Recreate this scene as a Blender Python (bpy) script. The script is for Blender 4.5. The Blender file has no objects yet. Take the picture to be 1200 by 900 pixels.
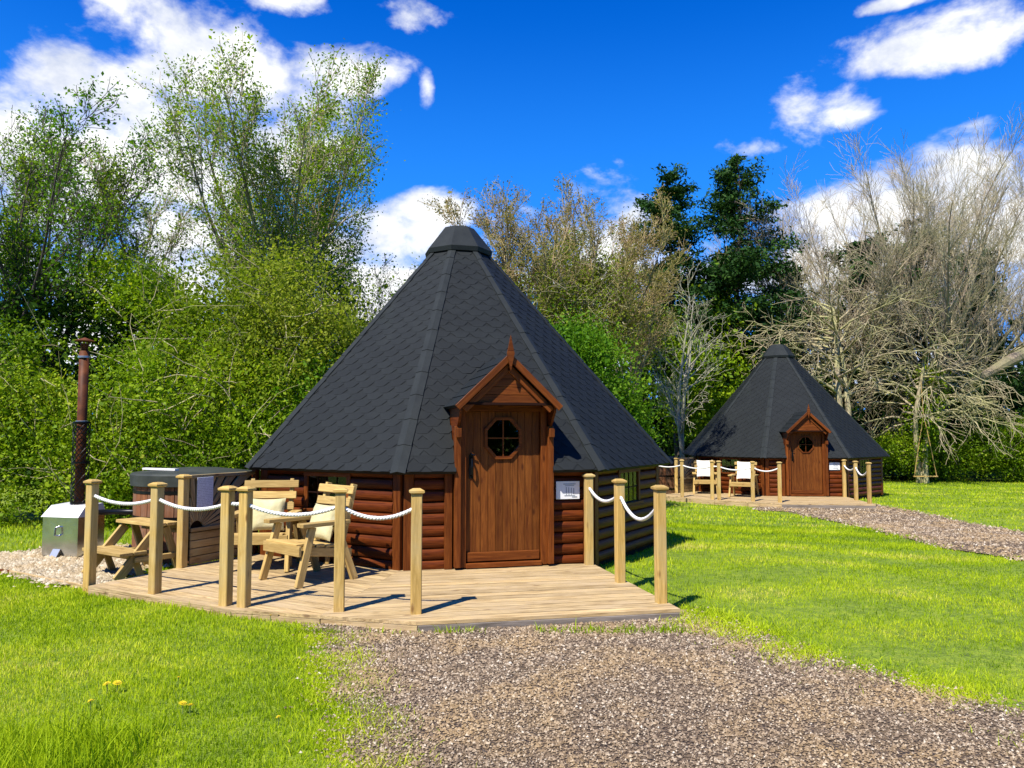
import bpy, math, random
import numpy as np
from mathutils import Matrix, Vector, Euler
from math import radians, sin, cos, pi

# ------------------------------------------------------------------ camera, sky, sun
S = bpy.context.scene
COL = S.collection
F_PX, PITCH, HC = 900.0, 0.0635, 1.5
cam = bpy.data.objects.new('camera', bpy.data.cameras.new('camera')); COL.objects.link(cam)
cam.location = (0, 0, HC); cam.rotation_euler = (pi/2 + PITCH, 0, 0)
cam.data.sensor_width = 36; cam.data.lens = 36*F_PX/1200; cam.data.clip_end = 2000; cam.data.clip_start = .05
S.camera = cam
SUN_EL, SUN_AZ = radians(54), radians(34)          # light travels towards +x +y (azimuth from +y)
sun = bpy.data.objects.new('sun', bpy.data.lights.new('sun', 'SUN')); COL.objects.link(sun)
sun.data.energy = 5.0; sun.data.angle = radians(.5); sun.data.color = (1, .95, .86)
ldir = Vector((sin(SUN_AZ)*cos(SUN_EL), cos(SUN_AZ)*cos(SUN_EL), -sin(SUN_EL)))
sun.rotation_euler = ldir.to_track_quat('-Z', 'Y').to_euler()
S.view_settings.view_transform = 'Standard'; S.view_settings.look = 'None'
S.view_settings.exposure = 0.68; S.view_settings.gamma = 1
S.cycles.max_bounces = 6; S.cycles.transparent_max_bounces = 8
S.cycles.diffuse_bounces = 1; S.cycles.glossy_bounces = 3; S.cycles.transmission_bounces = 4

def P2D(px, py):
    a = (px-600)/F_PX; b = (450-py)/F_PX
    return a, cos(PITCH)-b*sin(PITCH), sin(PITCH)+b*cos(PITCH)

class NT:
    """small node-tree helper"""
    def __init__(s, nt): s.nt = nt; s.nt.nodes.clear()
    def n(s, t, ins=None, **kw):
        nd = s.nt.nodes.new(t)
        for k, v in kw.items(): setattr(nd, k, v)
        for k, v in (ins or {}).items():
            if isinstance(v, bpy.types.NodeSocket): s.nt.links.new(v, nd.inputs[k])
            else: nd.inputs[k].default_value = v
        return nd
    def m(s, op, a, b=0.0, c=0.0, clamp=False):
        nd = s.n('ShaderNodeMath', {0: a, 1: b, 2: c}, operation=op); nd.use_clamp = clamp; return nd.outputs[0]
    def ramp(s, f, stops, interp='LINEAR'):
        nd = s.n('ShaderNodeValToRGB', {0: f}); cr = nd.color_ramp; cr.interpolation = interp
        while len(cr.elements) < len(stops): cr.elements.new(.5)
        for e, (p, c) in zip(cr.elements, stops):
            e.position = p; e.color = (*c, 1) if len(c) == 3 else c
        return nd.outputs[0]
    def mix(s, f, a, b, mode='MIX'):
        nd = s.n('ShaderNodeMix', data_type='RGBA', blend_type=mode)
        for i, v in ((0, f), (6, a), (7, b)):
            if isinstance(v, bpy.types.NodeSocket): s.nt.links.new(v, nd.inputs[i])
            else: nd.inputs[i].default_value = v if i == 0 else (*v, 1)
        return nd.outputs[2]
    def noise(s, vec, scale, detail=3, rough=.5, dist=0):
        return s.n('ShaderNodeTexNoise', {'Vector': vec, 'Scale': scale, 'Detail': detail, 'Roughness': rough, 'Distortion': dist}).outputs[0]

world = bpy.data.worlds.new('World'); S.world = world; world.use_nodes = True
def build_sky():
    t = NT(world.node_tree)
    tc = t.n('ShaderNodeTexCoord').outputs['Generated']
    sky = t.n('ShaderNodeTexSky', sky_type='NISHITA'); sky.sun_disc = False
    sky.sun_elevation = SUN_EL; sky.sun_rotation = SUN_AZ + pi; sky.ozone_density = 4.0; sky.air_density = 1.0; sky.dust_density = .05; sky.altitude = 1500
    hs = t.n('ShaderNodeHueSaturation', {'Hue': .502, 'Saturation': 1.45, 'Value': 1.9, 'Color': sky.outputs[0]}).outputs[0]
    hs = t.n('ShaderNodeVectorMath', {0: hs, 1: (2.2, 6.0, 11.5)}, operation='MINIMUM').outputs[0]
    hs = t.n('ShaderNodeVectorMath', {0: hs, 1: (1.0, 1.0, 1.6)}, operation='MULTIPLY').outputs[0]
    xyz = t.n('ShaderNodeSeparateXYZ', {0: tc})
    u = t.m('ARCTAN2', xyz.outputs[0], xyz.outputs[1]); v = t.m('ARCSINE', xyz.outputs[2])
    low = t.n('ShaderNodeMapRange', {0: v, 1: .56, 2: .12, 3: 0.0, 4: .85}, interpolation_type='SMOOTHSTEP').outputs[0]
    hs = t.mix(low, hs, (.6, 4.6, 14.0))
    # cloud groups seen in the photograph: px, py, half width, half height, weight
    blobs = [(95,108,95,50,1),(235,85,105,62,1.1),(330,105,90,48,1.05),(410,92,62,36,1.0),(210,150,170,60,1),(60,190,150,90,.8),
             (340,5,42,18,.75),(160,0,40,14,.5),(470,14,45,18,.5),(498,116,9,18,.4),
             (512,246,44,26,.75),(450,280,90,36,.7),(450,345,80,50,.9),(150,330,220,90,.7),
             (1095,48,80,30,.95),(1060,0,50,8,.8),(925,138,36,32,.5),(905,165,40,16,.4),(1000,128,42,20,.42),(1190,340,90,90,.9),(1130,210,110,50,.7),
             (1090,320,210,120,.95),(880,290,70,60,.5),(690,300,130,70,.8),(700,430,130,100,.8),(1190,160,40,20,.5)]
    mask = None
    for (px, py, w, h, k) in blobs:
        d = Vector(P2D(px, py)).normalized()
        u0, v0 = math.atan2(d.x, d.y), math.asin(d.z)
        su, sv = w/F_PX*1.0, h/F_PX*1.0
        e = t.m('ADD', t.m('POWER', t.m('MULTIPLY', t.m('SUBTRACT', u, u0), 1/su), 2.0),
                t.m('POWER', t.m('MULTIPLY', t.m('SUBTRACT', v, v0), 1/sv), 2.0))
        b = t.m('MULTIPLY', t.m('SUBTRACT', 1.35, e), k*.75)
        b = t.m('MAXIMUM', b, -1.5)
        mask = b if mask is None else t.m('SMOOTH_MAX', mask, b, .25)
    uv = t.n('ShaderNodeCombineXYZ', {0: u, 1: t.m('MULTIPLY', v, 1.5), 2: .3}).outputs[0]
    n1 = t.noise(uv, 8.0, 9, .58, .15)
    n2 = t.noise(uv, 3.0, 8, .6)
    # outside the view the same kind of broken cloud goes on
    away = t.m('MULTIPLY', t.m('SUBTRACT', t.m('ABSOLUTE', u), .72), 4.0, clamp=True)
    gen = t.m('MULTIPLY', t.m('SUBTRACT', n2, .66), 4.0)
    gen = t.m('SUBTRACT', gen, t.m('MULTIPLY', t.m('SUBTRACT', 1.0, away), 3.0))
    mask = t.m('MAXIMUM', mask, gen)
    f = t.m('ADD', mask, t.m('MULTIPLY', t.m('SUBTRACT', n1, .5), 3.9))
    f = t.n('ShaderNodeMapRange', {0: f, 1: .08, 2: .92}, interpolation_type='SMOOTHSTEP').outputs[0]
    shade = t.noise(t.n('ShaderNodeVectorMath', {0: uv, 1: (.03, -.05, 0)}, operation='ADD').outputs[0], 9.0, 6, .6)
    cl = t.ramp(shade, [(.3, (8.0, 8.9, 11.2)), (.46, (12.5, 12.8, 13.5)), (.56, (15, 15, 15))])
    colr = t.mix(f, hs, cl)
    # keep values above 1 in the cloud colour
    bg = t.n('ShaderNodeBackground', {'Color': colr, 'Strength': .05})
    t.n('ShaderNodeOutputWorld', {'Surface': bg.outputs[0]})
build_sky()

# ------------------------------------------------------------------ helpers
def mat(name, fn):
    m = bpy.data.materials.new(name); m.use_nodes = True
    t = NT(m.node_tree); sh = fn(t)
    t.n('ShaderNodeOutputMaterial', {'Surface': sh}); return m
def prin(t, **kw):
    kw = {k.replace('_', ' '): v for k, v in kw.items()}
    for k in ('Base Color',):
        if k in kw and isinstance(kw[k], tuple) and len(kw[k]) == 3: kw[k] = (*kw[k], 1)
    return t.n('ShaderNodeBsdfPrincipled', kw).outputs[0]
def bump(t, h, dist=.01, strength=1.0):
    return t.n('ShaderNodeBump', {'Height': h, 'Distance': dist, 'Strength': strength}).outputs[0]

def wood(name, lo, hi, knot=(.05, .02, .01), rough=.6, scale=1.0, weather=None, bd=.003):
    def fn(t):
        oc = t.n('ShaderNodeTexCoord').outputs['Object']
        rnd = t.n('ShaderNodeObjectInfo').outputs['Random']
        off = t.n('ShaderNodeCombineXYZ', {0: t.m('MULTIPLY', rnd, 37.0), 1: t.m('MULTIPLY', rnd, 19.0), 2: t.m('MULTIPLY', rnd, 53.0)}).outputs[0]
        v = t.n('ShaderNodeVectorMath', {0: oc, 1: off}, operation='ADD').outputs[0]
        vs = t.n('ShaderNodeMapping', {'Vector': v, 'Scale': (1.1*scale, 14*scale, 14*scale)}).outputs[0]
        g1 = t.noise(vs, 2.4, 5, .6, .9)
        vf = t.n('ShaderNodeMapping', {'Vector': v, 'Scale': (2.5*scale, 60*scale, 60*scale)}).outputs[0]
        g2 = t.noise(vf, 2.5, 3, .6)
        g = t.m('ADD', t.m('MULTIPLY', g1, .7), t.m('MULTIPLY', g2, .3))
        c = t.ramp(g, [(.34, lo), (.5, tuple((a+b)/2 for a, b in zip(lo, hi))), (.64, hi)])
        vk = t.n('ShaderNodeMapping', {'Vector': v, 'Scale': (3.0, 8, 8)}).outputs[0]
        vor = t.n('ShaderNodeTexVoronoi', {'Vector': vk, 'Scale': 1.0}).outputs['Distance']
        kf = t.n('ShaderNodeMapRange', {0: vor, 1: .07, 2: .16, 3: .8, 4: 0.0}).outputs[0]
        c = t.mix(kf, c, knot)
        c = t.mix(.75, c, t.ramp(rnd, [(0, (.72, .70, .68)), (.5, (1, 1, 1)), (1, (1.22, 1.18, 1.1))]), 'MULTIPLY')
        if weather:
            w = t.noise(v, 2.2, 5, .65)
            wf = t.n('ShaderNodeMapRange', {0: w, 1: .45, 2: .68, 3: 0.0, 4: .75}).outputs[0]
            c = t.mix(wf, c, weather)
        return prin(t, Base_Color=c, Roughness=rough, Specular_IOR_Level=.15, Normal=bump(t, g, bd, .7))
    return mat(name, fn)

M = {}
M['log'] = wood('stained_log_wood', (.040, .007, .0015), (.165, .038, .0055), knot=(.03, .008, .003), rough=.45)
M['door'] = wood('stained_door_wood', (.070, .017, .0035), (.205, .068, .012), knot=(.05, .013, .004), rough=.5)
M['trim'] = wood('stained_trim_wood', (.070, .015, .003), (.205, .060, .011), knot=(.05, .012, .004), rough=.45)
M['post'] = wood('treated_pine', (.32, .20, .05), (.62, .42, .14), knot=(.16, .07, .02), rough=.7, weather=(.46, .35, .16))
M['chair'] = wood('pale_pine', (.32, .20, .06), (.58, .41, .15), knot=(.2, .1, .04), rough=.65)
M['deckw'] = wood('decking_wood', (.20, .125, .055), (.62, .46, .23), knot=(.12, .06, .03), rough=.75, weather=(.47, .35, .20), bd=.005)
M['greyw'] = wood('weathered_wood', (.12, .10, .08), (.27, .23, .19), rough=.85)
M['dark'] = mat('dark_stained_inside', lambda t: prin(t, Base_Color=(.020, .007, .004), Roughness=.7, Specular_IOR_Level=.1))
M['iron'] = mat('black_iron', lambda t: prin(t, Base_Color=(.012, .012, .013), Roughness=.35, Metallic=.7))
def _sh(t):
    oc = t.n('ShaderNodeTexCoord').outputs['Object']; rnd = t.n('ShaderNodeObjectInfo').outputs['Random']
    n = t.noise(oc, 3.5, 6, .65); f = t.noise(oc, 260, 2, .7)
    at = t.n('ShaderNodeAttribute', attribute_name='tint').outputs['Fac']
    r = t.m('FRACT', t.m('ADD', t.m('ADD', rnd, at), t.m('MULTIPLY', t.noise(oc, 1.7, 2), .35)))
    c = t.ramp(t.m('ADD', t.m('MULTIPLY', n, .8), t.m('MULTIPLY', r, .2)), [(.3, (.008, .0100, .0103)), (.52, (.0110, .0135, .0138)), (.75, (.0155, .0185, .0182))])
    c = t.mix(t.n('ShaderNodeMapRange', {0: t.noise(oc, 1.2, 6, .7), 1: .55, 2: .75, 3: 0.0, 4: .35}).outputs[0], c, (.020, .027, .021))
    c = t.mix(.6, c, t.ramp(f, [(.35, (.6, .6, .6)), (.65, (1.4, 1.4, 1.4))]), 'MULTIPLY')
    return prin(t, Base_Color=c, Roughness=.66, Specular_IOR_Level=.2, Normal=bump(t, f, .004, .6))
M['shingle'] = mat('bitumen_shingle', _sh)
def _cap(t):
    oc = t.n('ShaderNodeTexCoord').outputs['Object']
    f = t.noise(oc, 240, 2, .7); n = t.noise(oc, 6, 5, .6)
    c = t.ramp(n, [(.3, (.0115, .0145, .0145)), (.7, (.019, .023, .022))])
    return prin(t, Base_Color=c, Roughness=.62, Specular_IOR_Level=.22, Normal=bump(t, f, .004, .6))
M['hip'] = mat('hip_cap_felt', _cap)
M['rope'] = mat('white_rope', lambda t: prin(t, Base_Color=t.ramp(t.noise(t.n('ShaderNodeTexCoord').outputs['Object'], 60, 3), [(.3, (.62, .60, .57)), (.7, (.8, .79, .76))]), Roughness=.8))
M['cushion'] = mat('cream_cushion', lambda t: prin(t, Base_Color=t.ramp(t.noise(t.n('ShaderNodeTexCoord').outputs['Object'], 9, 4), [(.3, (.48, .42, .20)), (.7, (.60, .53, .30))]), Roughness=.9,
     Normal=bump(t, t.noise(t.n('ShaderNodeTexCoord').outputs['Object'], 14, 3), .02, .5)))
M['towel'] = mat('white_towel', lambda t: prin(t, Base_Color=(.78, .76, .70), Roughness=.95))
M['lid'] = mat('black_vinyl_cover', lambda t: prin(t, Base_Color=t.ramp(t.noise(t.n('ShaderNodeTexCoord').outputs['Object'], 3, 5), [(.3, (.022, .026, .022)), (.7, (.05, .055, .045))]), Roughness=.62, Specular_IOR_Level=.3,
     Normal=bump(t, t.noise(t.n('ShaderNodeTexCoord').outputs['Object'], 4, 3), .05, .4)))
def _steel(t):
    oc = t.n('ShaderNodeTexCoord').outputs['Object']
    return prin(t, Base_Color=t.ramp(t.noise(oc, 5, 5), [(.3, (.45, .45, .43)), (.7, (.66, .67, .66))]), Metallic=1.0, Roughness=.22, Normal=bump(t, t.noise(oc, 2.5, 2), .03, .35))
M['steel'] = mat('brushed_steel', _steel)
M['zinclid'] = mat('dull_steel_lid', lambda t: prin(t, Base_Color=(.72, .71, .68), Roughness=.5, Metallic=.35))
M['rust'] = mat('brown_flue_metal', lambda t: prin(t, Base_Color=t.ramp(t.noise(t.n('ShaderNodeTexCoord').outputs['Object'], 7, 5), [(.35, (.06, .018, .006)), (.7, (.16, .048, .014))]), Roughness=.6, Metallic=.0, Specular_IOR_Level=.2))
M['zinc'] = mat('grey_zinc', lambda t: prin(t, Base_Color=(.42, .44, .46), Roughness=.35, Metallic=.8))
def _paper(lines):
    def fn(t):
        oc = t.n('ShaderNodeTexCoord').outputs['Object']
        s = t.n('ShaderNodeSeparateXYZ', {0: oc})
        if lines:   # rows of small unreadable print
            row = t.m('FRACT', t.m('MULTIPLY', s.outputs[2], 52.0))
            cell = t.n('ShaderNodeCombineXYZ', {0: t.m('MULTIPLY', s.outputs[0], 95.0), 1: 0.0, 2: t.m('FLOOR', t.m('MULTIPLY', s.outputs[2], 52.0))}).outputs[0]
            w = t.n('ShaderNodeTexWhiteNoise', {'Vector': t.n('ShaderNodeVectorMath', {0: cell}, operation='FLOOR').outputs[0]}).outputs[0]
            f = t.m('MULTIPLY', t.m('LESS_THAN', row, .45), t.m('GREATER_THAN', w, .3))
            f = t.m('MULTIPLY', f, .35)
            return prin(t, Base_Color=t.mix(f, (.62, .64, .70), (.12, .13, .18)), Roughness=.35)
        return prin(t, Base_Color=(.80, .80, .80), Roughness=.3)
    return fn
M['paper'] = mat('laminated_notice', _paper(True)); M['board'] = mat('white_board', _paper(False))
M['ink'] = mat('grey_print', lambda t: prin(t, Base_Color=(.33, .36, .38), Roughness=.6))
def _glass(t):
    fr = t.n('ShaderNodeFresnel', {'IOR': 1.5}).outputs[0]
    g = t.n('ShaderNodeBsdfGlossy', {'Color': (.9, .95, .92, 1), 'Roughness': .02}).outputs[0]
    tr = t.n('ShaderNodeBsdfTransparent', {'Color': (.95, .97, .95, 1)}).outputs[0]
    return t.n('ShaderNodeMixShader', {0: fr, 1: tr, 2: g}).outputs[0]
M['glass'] = mat('window_glass', _glass)

# ---- object creation
def setp(o, label=None, cat=None, group=None, kind=None):
    for k, v in (('label', label), ('category', cat), ('group', group), ('kind', kind)):
        if v: o[k] = v
    return o
def thing(name, label, cat, loc=(0, 0, 0), rz=0, group=None):
    o = bpy.data.objects.new(name, None); o.empty_display_size = .2; COL.objects.link(o)
    o.location = loc; o.rotation_euler = (0, 0, rz); return setp(o, label, cat, group)
def link(name, me, m, parent=None, loc=(0, 0, 0), rot=None):
    o = bpy.data.objects.new(name, me)
    if m and not me.materials: me.materials.append(m)
    COL.objects.link(o); o.parent = parent
    if rot is None: o.location = loc
    else: o.matrix_local = Matrix.Translation(Vector(loc)) @ (rot.to_4x4() if len(rot.row) == 3 else rot)
    return o
def copy_tree(o, parent=None):
    c = o.copy(); COL.objects.link(c); c.parent = parent
    for ch in list(o.children): copy_tree(ch, c)
    return c
def me_from(name, V, Fs, smooth=False):
    me = bpy.data.meshes.new(name); me.from_pydata([tuple(v) for v in V], [], [tuple(f) for f in Fs]); me.validate(); me.update()
    if smooth: me.shade_smooth()
    return me
def me_np(name, V, Fa, tint=None, smooth=False):
    k = Fa.shape[1]; n = len(Fa)
    me = bpy.data.meshes.new(name); me.vertices.add(len(V)); me.vertices.foreach_set('co', np.ascontiguousarray(V, dtype=np.float32).ravel())
    me.loops.add(n*k); me.loops.foreach_set('vertex_index', np.ascontiguousarray(Fa, dtype=np.int32).ravel())
    me.polygons.add(n); me.polygons.foreach_set('loop_start', np.arange(0, n*k, k, dtype=np.int32))
    try: me.polygons.foreach_set('loop_total', np.full(n, k, dtype=np.int32))
    except Exception: pass
    if tint is not None:
        a = me.attributes.new('tint', 'FLOAT', 'FACE'); a.data.foreach_set('value', tint.astype(np.float32))
    me.update(calc_edges=True)
    if smooth: me.shade_smooth()
    return me

_cache = {}
def box_me(l, w, h, b=.004, m=None):
    """chamfered box, length along X"""
    key = (round(l, 4), round(w, 4), round(h, 4), round(b, 4), m.name if m else '')
    if key in _cache: return _cache[key]
    b = min(b, l/3, w/3, h/3); V = []; idx = {}
    for sx in (-1, 1):
        for sy in (-1, 1):
            for sz in (-1, 1):
                for ax in range(3):
                    p = [sx*l/2, sy*w/2, sz*h/2]
                    for k in range(3):
                        if k != ax: p[k] -= (sx, sy, sz)[k]*b
                    idx[(sx, sy, sz, ax)] = len(V); V.append(p)
    Fs = []
    for ax in range(3):
        o1, o2 = [(1, 2), (2, 0), (0, 1)][ax]
        for s in (-1, 1):
            q = []
            for (a, c) in ((-1, -1), (1, -1), (1, 1), (-1, 1)):
                t = [0, 0, 0]; t[ax] = s; t[o1] = a; t[o2] = c; q.append(idx[(*t, ax)])
            Fs.append(q if s > 0 else q[::-1])
        for a in (-1, 1):
            for c in (-1, 1):     # edge parallel to ax
                t0 = [0, 0, 0]; t1 = [0, 0, 0]; t0[ax], t1[ax] = -1, 1
                for t in (t0, t1): t[o1] = a; t[o2] = c
                q = [idx[(*t0, o1)], idx[(*t1, o1)], idx[(*t1, o2)], idx[(*t0, o2)]]
                Fs.append(q if a*c < 0 else q[::-1])
    for sx in (-1, 1):
        for sy in (-1, 1):
            for sz in (-1, 1):
                q = [idx[(sx, sy, sz, k)] for k in range(3)]
                Fs.append(q if sx*sy*sz > 0 else q[::-1])
    me = me_from('board', V, Fs)
    if m: me.materials.append(m)
    _cache[key] = me; return me
AX = {'x': Matrix.Identity(3), 'y': Matrix.Rotation(pi/2, 3, 'Z'), 'z': Matrix.Rotation(-pi/2, 3, 'Y')}
def board(name, parent, c, l, w, h, m, rot=None, b=.004):
    return link(name, box_me(l, w, h, b, m), m, parent, c, rot if rot is not None else AX['x'])
def bar(name, parent, p0, p1, w, h, m, up=(0, 0, 1), b=.004):
    """box from p0 to p1; h is measured along up"""
    p0, p1 = Vector(p0), Vector(p1); d = (p1-p0); L = d.length; x = d/L
    z = Vector(up) - x*Vector(up).dot(x)
    if z.length < 1e-4: z = Vector((0, 1, 0)) - x*x.y
    z.normalize(); y = z.cross(x)
    return board(name, parent, (p0+p1)/2, L, w, h, m, Matrix((x, y, z)).transposed(), b)
def prism(poly, d0, d1, frame=None):
    """polygon list of 2D (a,b) extruded from d0 to d1 along third axis; returns V,F in (a,b,d)"""
    n = len(poly); V = [(a, b, d0) for a, b in poly] + [(a, b, d1) for a, b in poly]
    Fs = [list(range(n))[::-1], list(range(n, 2*n))] + [[i, (i+1) % n, n+(i+1) % n, n+i] for i in range(n)]
    return V, Fs
class MB:
    def __init__(s): s.V = []; s.F = []
    def add(s, V, Fs, T=None):
        o = len(s.V)
        s.V += [tuple(T @ Vector(v)) if T is not None else tuple(v) for v in V]; s.F += [[i+o for i in f] for f in Fs]
    def box(s, c, d, R=None):
        x, y, z = (k/2 for k in d)
        V = [(a*x, b*y, e*z) for a in (-1, 1) for b in (-1, 1) for e in (-1, 1)]
        Fs = [(0, 1, 3, 2), (4, 6, 7, 5), (0, 4, 5, 1), (2, 3, 7, 6), (0, 2, 6, 4), (1, 5, 7, 3)]
        s.add(V, Fs, Matrix.Translation(Vector(c)) @ (R.to_4x4() if R is not None else Matrix.Identity(4)))
    def lathe(s, prof, n=24, T=None, phase=0):
        V = []; Fs = []; k = len(prof)
        for i in range(n):
            a = 2*pi*(i+phase)/n; V += [(r*sin(a), -r*cos(a), z) for r, z in prof]
        for i in range(n):
            j = (i+1) % n
            for q in range(k-1): Fs.append((i*k+q, j*k+q, j*k+q+1, i*k+q+1))
        s.add(V, Fs, T)
    def tube(s, pts, r, n=8, caps=True):
        pts = [Vector(p) for p in pts]; K = len(pts); V = []; Fs = []
        t0 = (pts[1]-pts[0]).normalized(); ref = Vector((0, 0, 1)) if abs(t0.z) < .9 else Vector((1, 0, 0))
        u = t0.cross(ref).normalized()
        for i, p in enumerate(pts):
            t = (pts[min(i+1, K-1)]-pts[max(i-1, 0)]).normalized(); u = (u-t*u.dot(t)).normalized(); w = t.cross(u)
            rr = r[i] if isinstance(r, (list, tuple)) else r
            V += [p+(u*cos(2*pi*k/n)+w*sin(2*pi*k/n))*rr for k in range(n)]
        for i in range(K-1):
            for k in range(n): Fs.append((i*n+k, i*n+(k+1) % n, (i+1)*n+(k+1) % n, (i+1)*n+k))
        if caps: Fs += [list(range(n))[::-1], list(range((K-1)*n, K*n))]
        s.add(V, Fs)
    def build(s, name, m, parent=None, smooth=False, loc=(0, 0, 0), rot=None):
        return link(name, me_from(name, s.V, s.F, smooth), m, parent, loc, rot)
def clip_convex(poly, clip):
    out = list(poly)
    for i in range(len(clip)):
        a, b = clip[i], clip[(i+1) % len(clip)]
        ins = lambda p: (b[0]-a[0])*(p[1]-a[1])-(b[1]-a[1])*(p[0]-a[0]) >= -1e-9
        res = []
        for j in range(len(out)):
            p, q = out[j], out[(j+1) % len(out)]
            ip, iq = ins(p), ins(q)
            if ip: res.append(p)
            if ip != iq:
                dp = (b[0]-a[0])*(p[1]-a[1])-(b[1]-a[1])*(p[0]-a[0]); dq = (b[0]-a[0])*(q[1]-a[1])-(b[1]-a[1])*(q[0]-a[0])
                t = dp/(dp-dq); res.append((p[0]+(q[0]-p[0])*t, p[1]+(q[1]-p[1])*t))
        out = res
        if len(out) < 3: return []
    return out

# ------------------------------------------------------------------ places
C1 = Vector((-.80, 11.355, 0)); TH1 = radians(14.5)
C2 = Vector((8.45, 24.3, -.27)); TH2 = radians(-5)
GZ = -.085
def T2(p):     # a place beside the near cabin -> the same place beside the far cabin
    v = Vector((p[0]-C1.x, p[1]-C1.y, p[2] if len(p) > 2 else 0))
    return C2 + Matrix.Rotation(TH2-TH1, 3, 'Z') @ v
def gz(x, y):
    t = np.clip((((x+.8)*.55+(y-11.3)*.83)-2.0)/8.5, 0, 1); t = t*t*(3-2*t)
    return GZ-.30*t+.045*np.exp(-((x+2.9)**2+(y-6.9)**2)/1.3)
def unp(px, py, z=None):
    a, b, c = P2D(px, py); zz = GZ if z is None else z
    for _ in range(8):
        t = (zz-HC)/c; x, y = a*t, b*t
        if z is None: zz = float(gz(x, y))
    return (x, y)
def inpoly(x, y, poly):
    r = np.zeros(x.shape, bool); n = len(poly)
    for i in range(n):
        x1, y1 = poly[i]; x2, y2 = poly[(i+1) % n]
        if y1 == y2: continue
        c = ((y1 > y) != (y2 > y)) & (x < (x2-x1)*(y-y1)/(y2-y1)+x1); r ^= c
    return r
def vnoise(x, y, s, seed=0):
    r = np.random.default_rng(seed); g = r.random((64, 64))
    xs, ys = x*s+1000, y*s+1000; xi, yi = np.floor(xs).astype(int), np.floor(ys).astype(int); fx, fy = xs-xi, ys-yi
    fx = fx*fx*(3-2*fx); fy = fy*fy*(3-2*fy); G = lambda a, b: g[a % 64, b % 64]
    return (G(xi, yi)*(1-fx)+G(xi+1, yi)*fx)*(1-fy)+(G(xi, yi+1)*(1-fx)+G(xi+1, yi+1)*fx)*fy

# ------------------------------------------------------------------ ground, drives
def _grassground(t):
    p = t.n('ShaderNodeNewGeometry').outputs['Position']
    a = t.noise(p, .9, 5, .6); b = t.noise(p, 9, 4, .6); c = t.noise(p, 55, 3, .6)
    col = t.ramp(t.m('ADD', t.m('MULTIPLY', a, .35), t.m('MULTIPLY', b, .65)), [(.33, (.09, .14, .004)), (.5, (.18, .26, .006)), (.66, (.30, .36, .012))])
    col = t.mix(.7, col, t.ramp(c, [(.35, (.45, .5, .4)), (.6, (1.2, 1.2, 1.2))]), 'MULTIPLY')
    return prin(t, Base_Color=col, Roughness=.9, Normal=bump(t, c, .03, .9))
M['ground'] = mat('lawn_ground', _grassground)
def axis(a, b, near, n):
    t = np.linspace(-1, 1, n); return near + np.sign(t)*(np.abs(t)**2.6)*(b-a)/2
xs = axis(-400, 400, 2, 150); ys = axis(-400, 400, 12, 150)
X, Y = np.meshgrid(xs, ys, indexing='ij')
Z = gz(X, Y) + (vnoise(X, Y, .7, 3)-.5)*.012*(np.hypot(X-0, Y-8) > 0)
V = np.stack([X.ravel(), Y.ravel(), Z.ravel()-.010], 1)
i, j = np.meshgrid(np.arange(149), np.arange(149), indexing='ij'); q = (i*150+j).ravel()
setp(link('ground', me_np('ground', V, np.stack([q, q+150, q+151, q+1], 1), smooth=True), M['ground']), 'mown green lawn reaching back to the trees', kind='structure')

def _gravelbase(c0, c1, c2):
    def fn(t):
        p = t.n('ShaderNodeNewGeometry').outputs['Position']
        vo = t.n('ShaderNodeTexVoronoi', {'Vector': p, 'Scale': 62.0}); cell = t.n('ShaderNodeSeparateColor', {0: vo.outputs['Color']}).outputs[0]
        col = t.ramp(cell, [(0, c0), (.55, c1), (1, c2)])
        pat = t.noise(p, 1.8, 5, .65)
        col = t.mix(t.n('ShaderNodeMapRange', {0: pat, 1: .5, 2: .68, 3: 0.0, 4: .5}).outputs[0], col, (.17, .115, .05))
        h = t.m('SUBTRACT', 1.0, vo.outputs['Distance'])
        return prin(t, Base_Color=col, Roughness=.85, Normal=bump(t, h, .02, 1.0))
    return fn
M['gravelbase'] = mat('gravel_bed', _gravelbase((.045, .028, .016), (.12, .076, .042), (.25, .18, .11)))
M['palebed'] = mat('pale_chippings_bed', _gravelbase((.18, .14, .08), (.34, .28, .18), (.5, .43, .30)))
def strip(name, Lp, Rp, n, mcols, m, dz, seed, label, jit=.06):
    def rs(P, n):
        P = np.array(P, float); d = np.r_[0, np.cumsum(np.hypot(*np.diff(P, axis=0).T))]; s = np.linspace(0, d[-1], n)
        return np.stack([np.interp(s, d, P[:, 0]), np.interp(s, d, P[:, 1])], 1)
    A, B = rs(Lp, n), rs(Rp, n)
    A[:, 0] += ((vnoise(A[:, 0], A[:, 1], 2.5, seed)-.5)*2+(vnoise(A[:, 0], A[:, 1], 9, seed+4)-.5)*1.4)*jit; B += (((vnoise(B[:, 0], B[:, 1], 2.5, seed+1)-.5)*2+(vnoise(B[:, 0], B[:, 1], 9, seed+6)-.5)*1.4)*jit)[:, None]*np.array([.3, 1])
    t = np.linspace(0, 1, mcols)[None, :, None]; G = A[:, None]*(1-t)+B[:, None]*t
    x, y = G[..., 0].ravel(), G[..., 1].ravel(); z = gz(x, y)+dz
    i, j = np.meshgrid(np.arange(n-1), np.arange(mcols-1), indexing='ij'); q = (i*mcols+j).ravel()
    me = me_np(name, np.stack([x, y, z], 1), np.stack([q, q+1, q+mcols+1, q+mcols], 1), smooth=True)
    o = setp(link(name, me, m), label, kind='structure')
    if me.polygons[0].normal.z < 0: me.flip_normals()
    return np.vstack([A, B[::-1]]).tolist()
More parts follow.
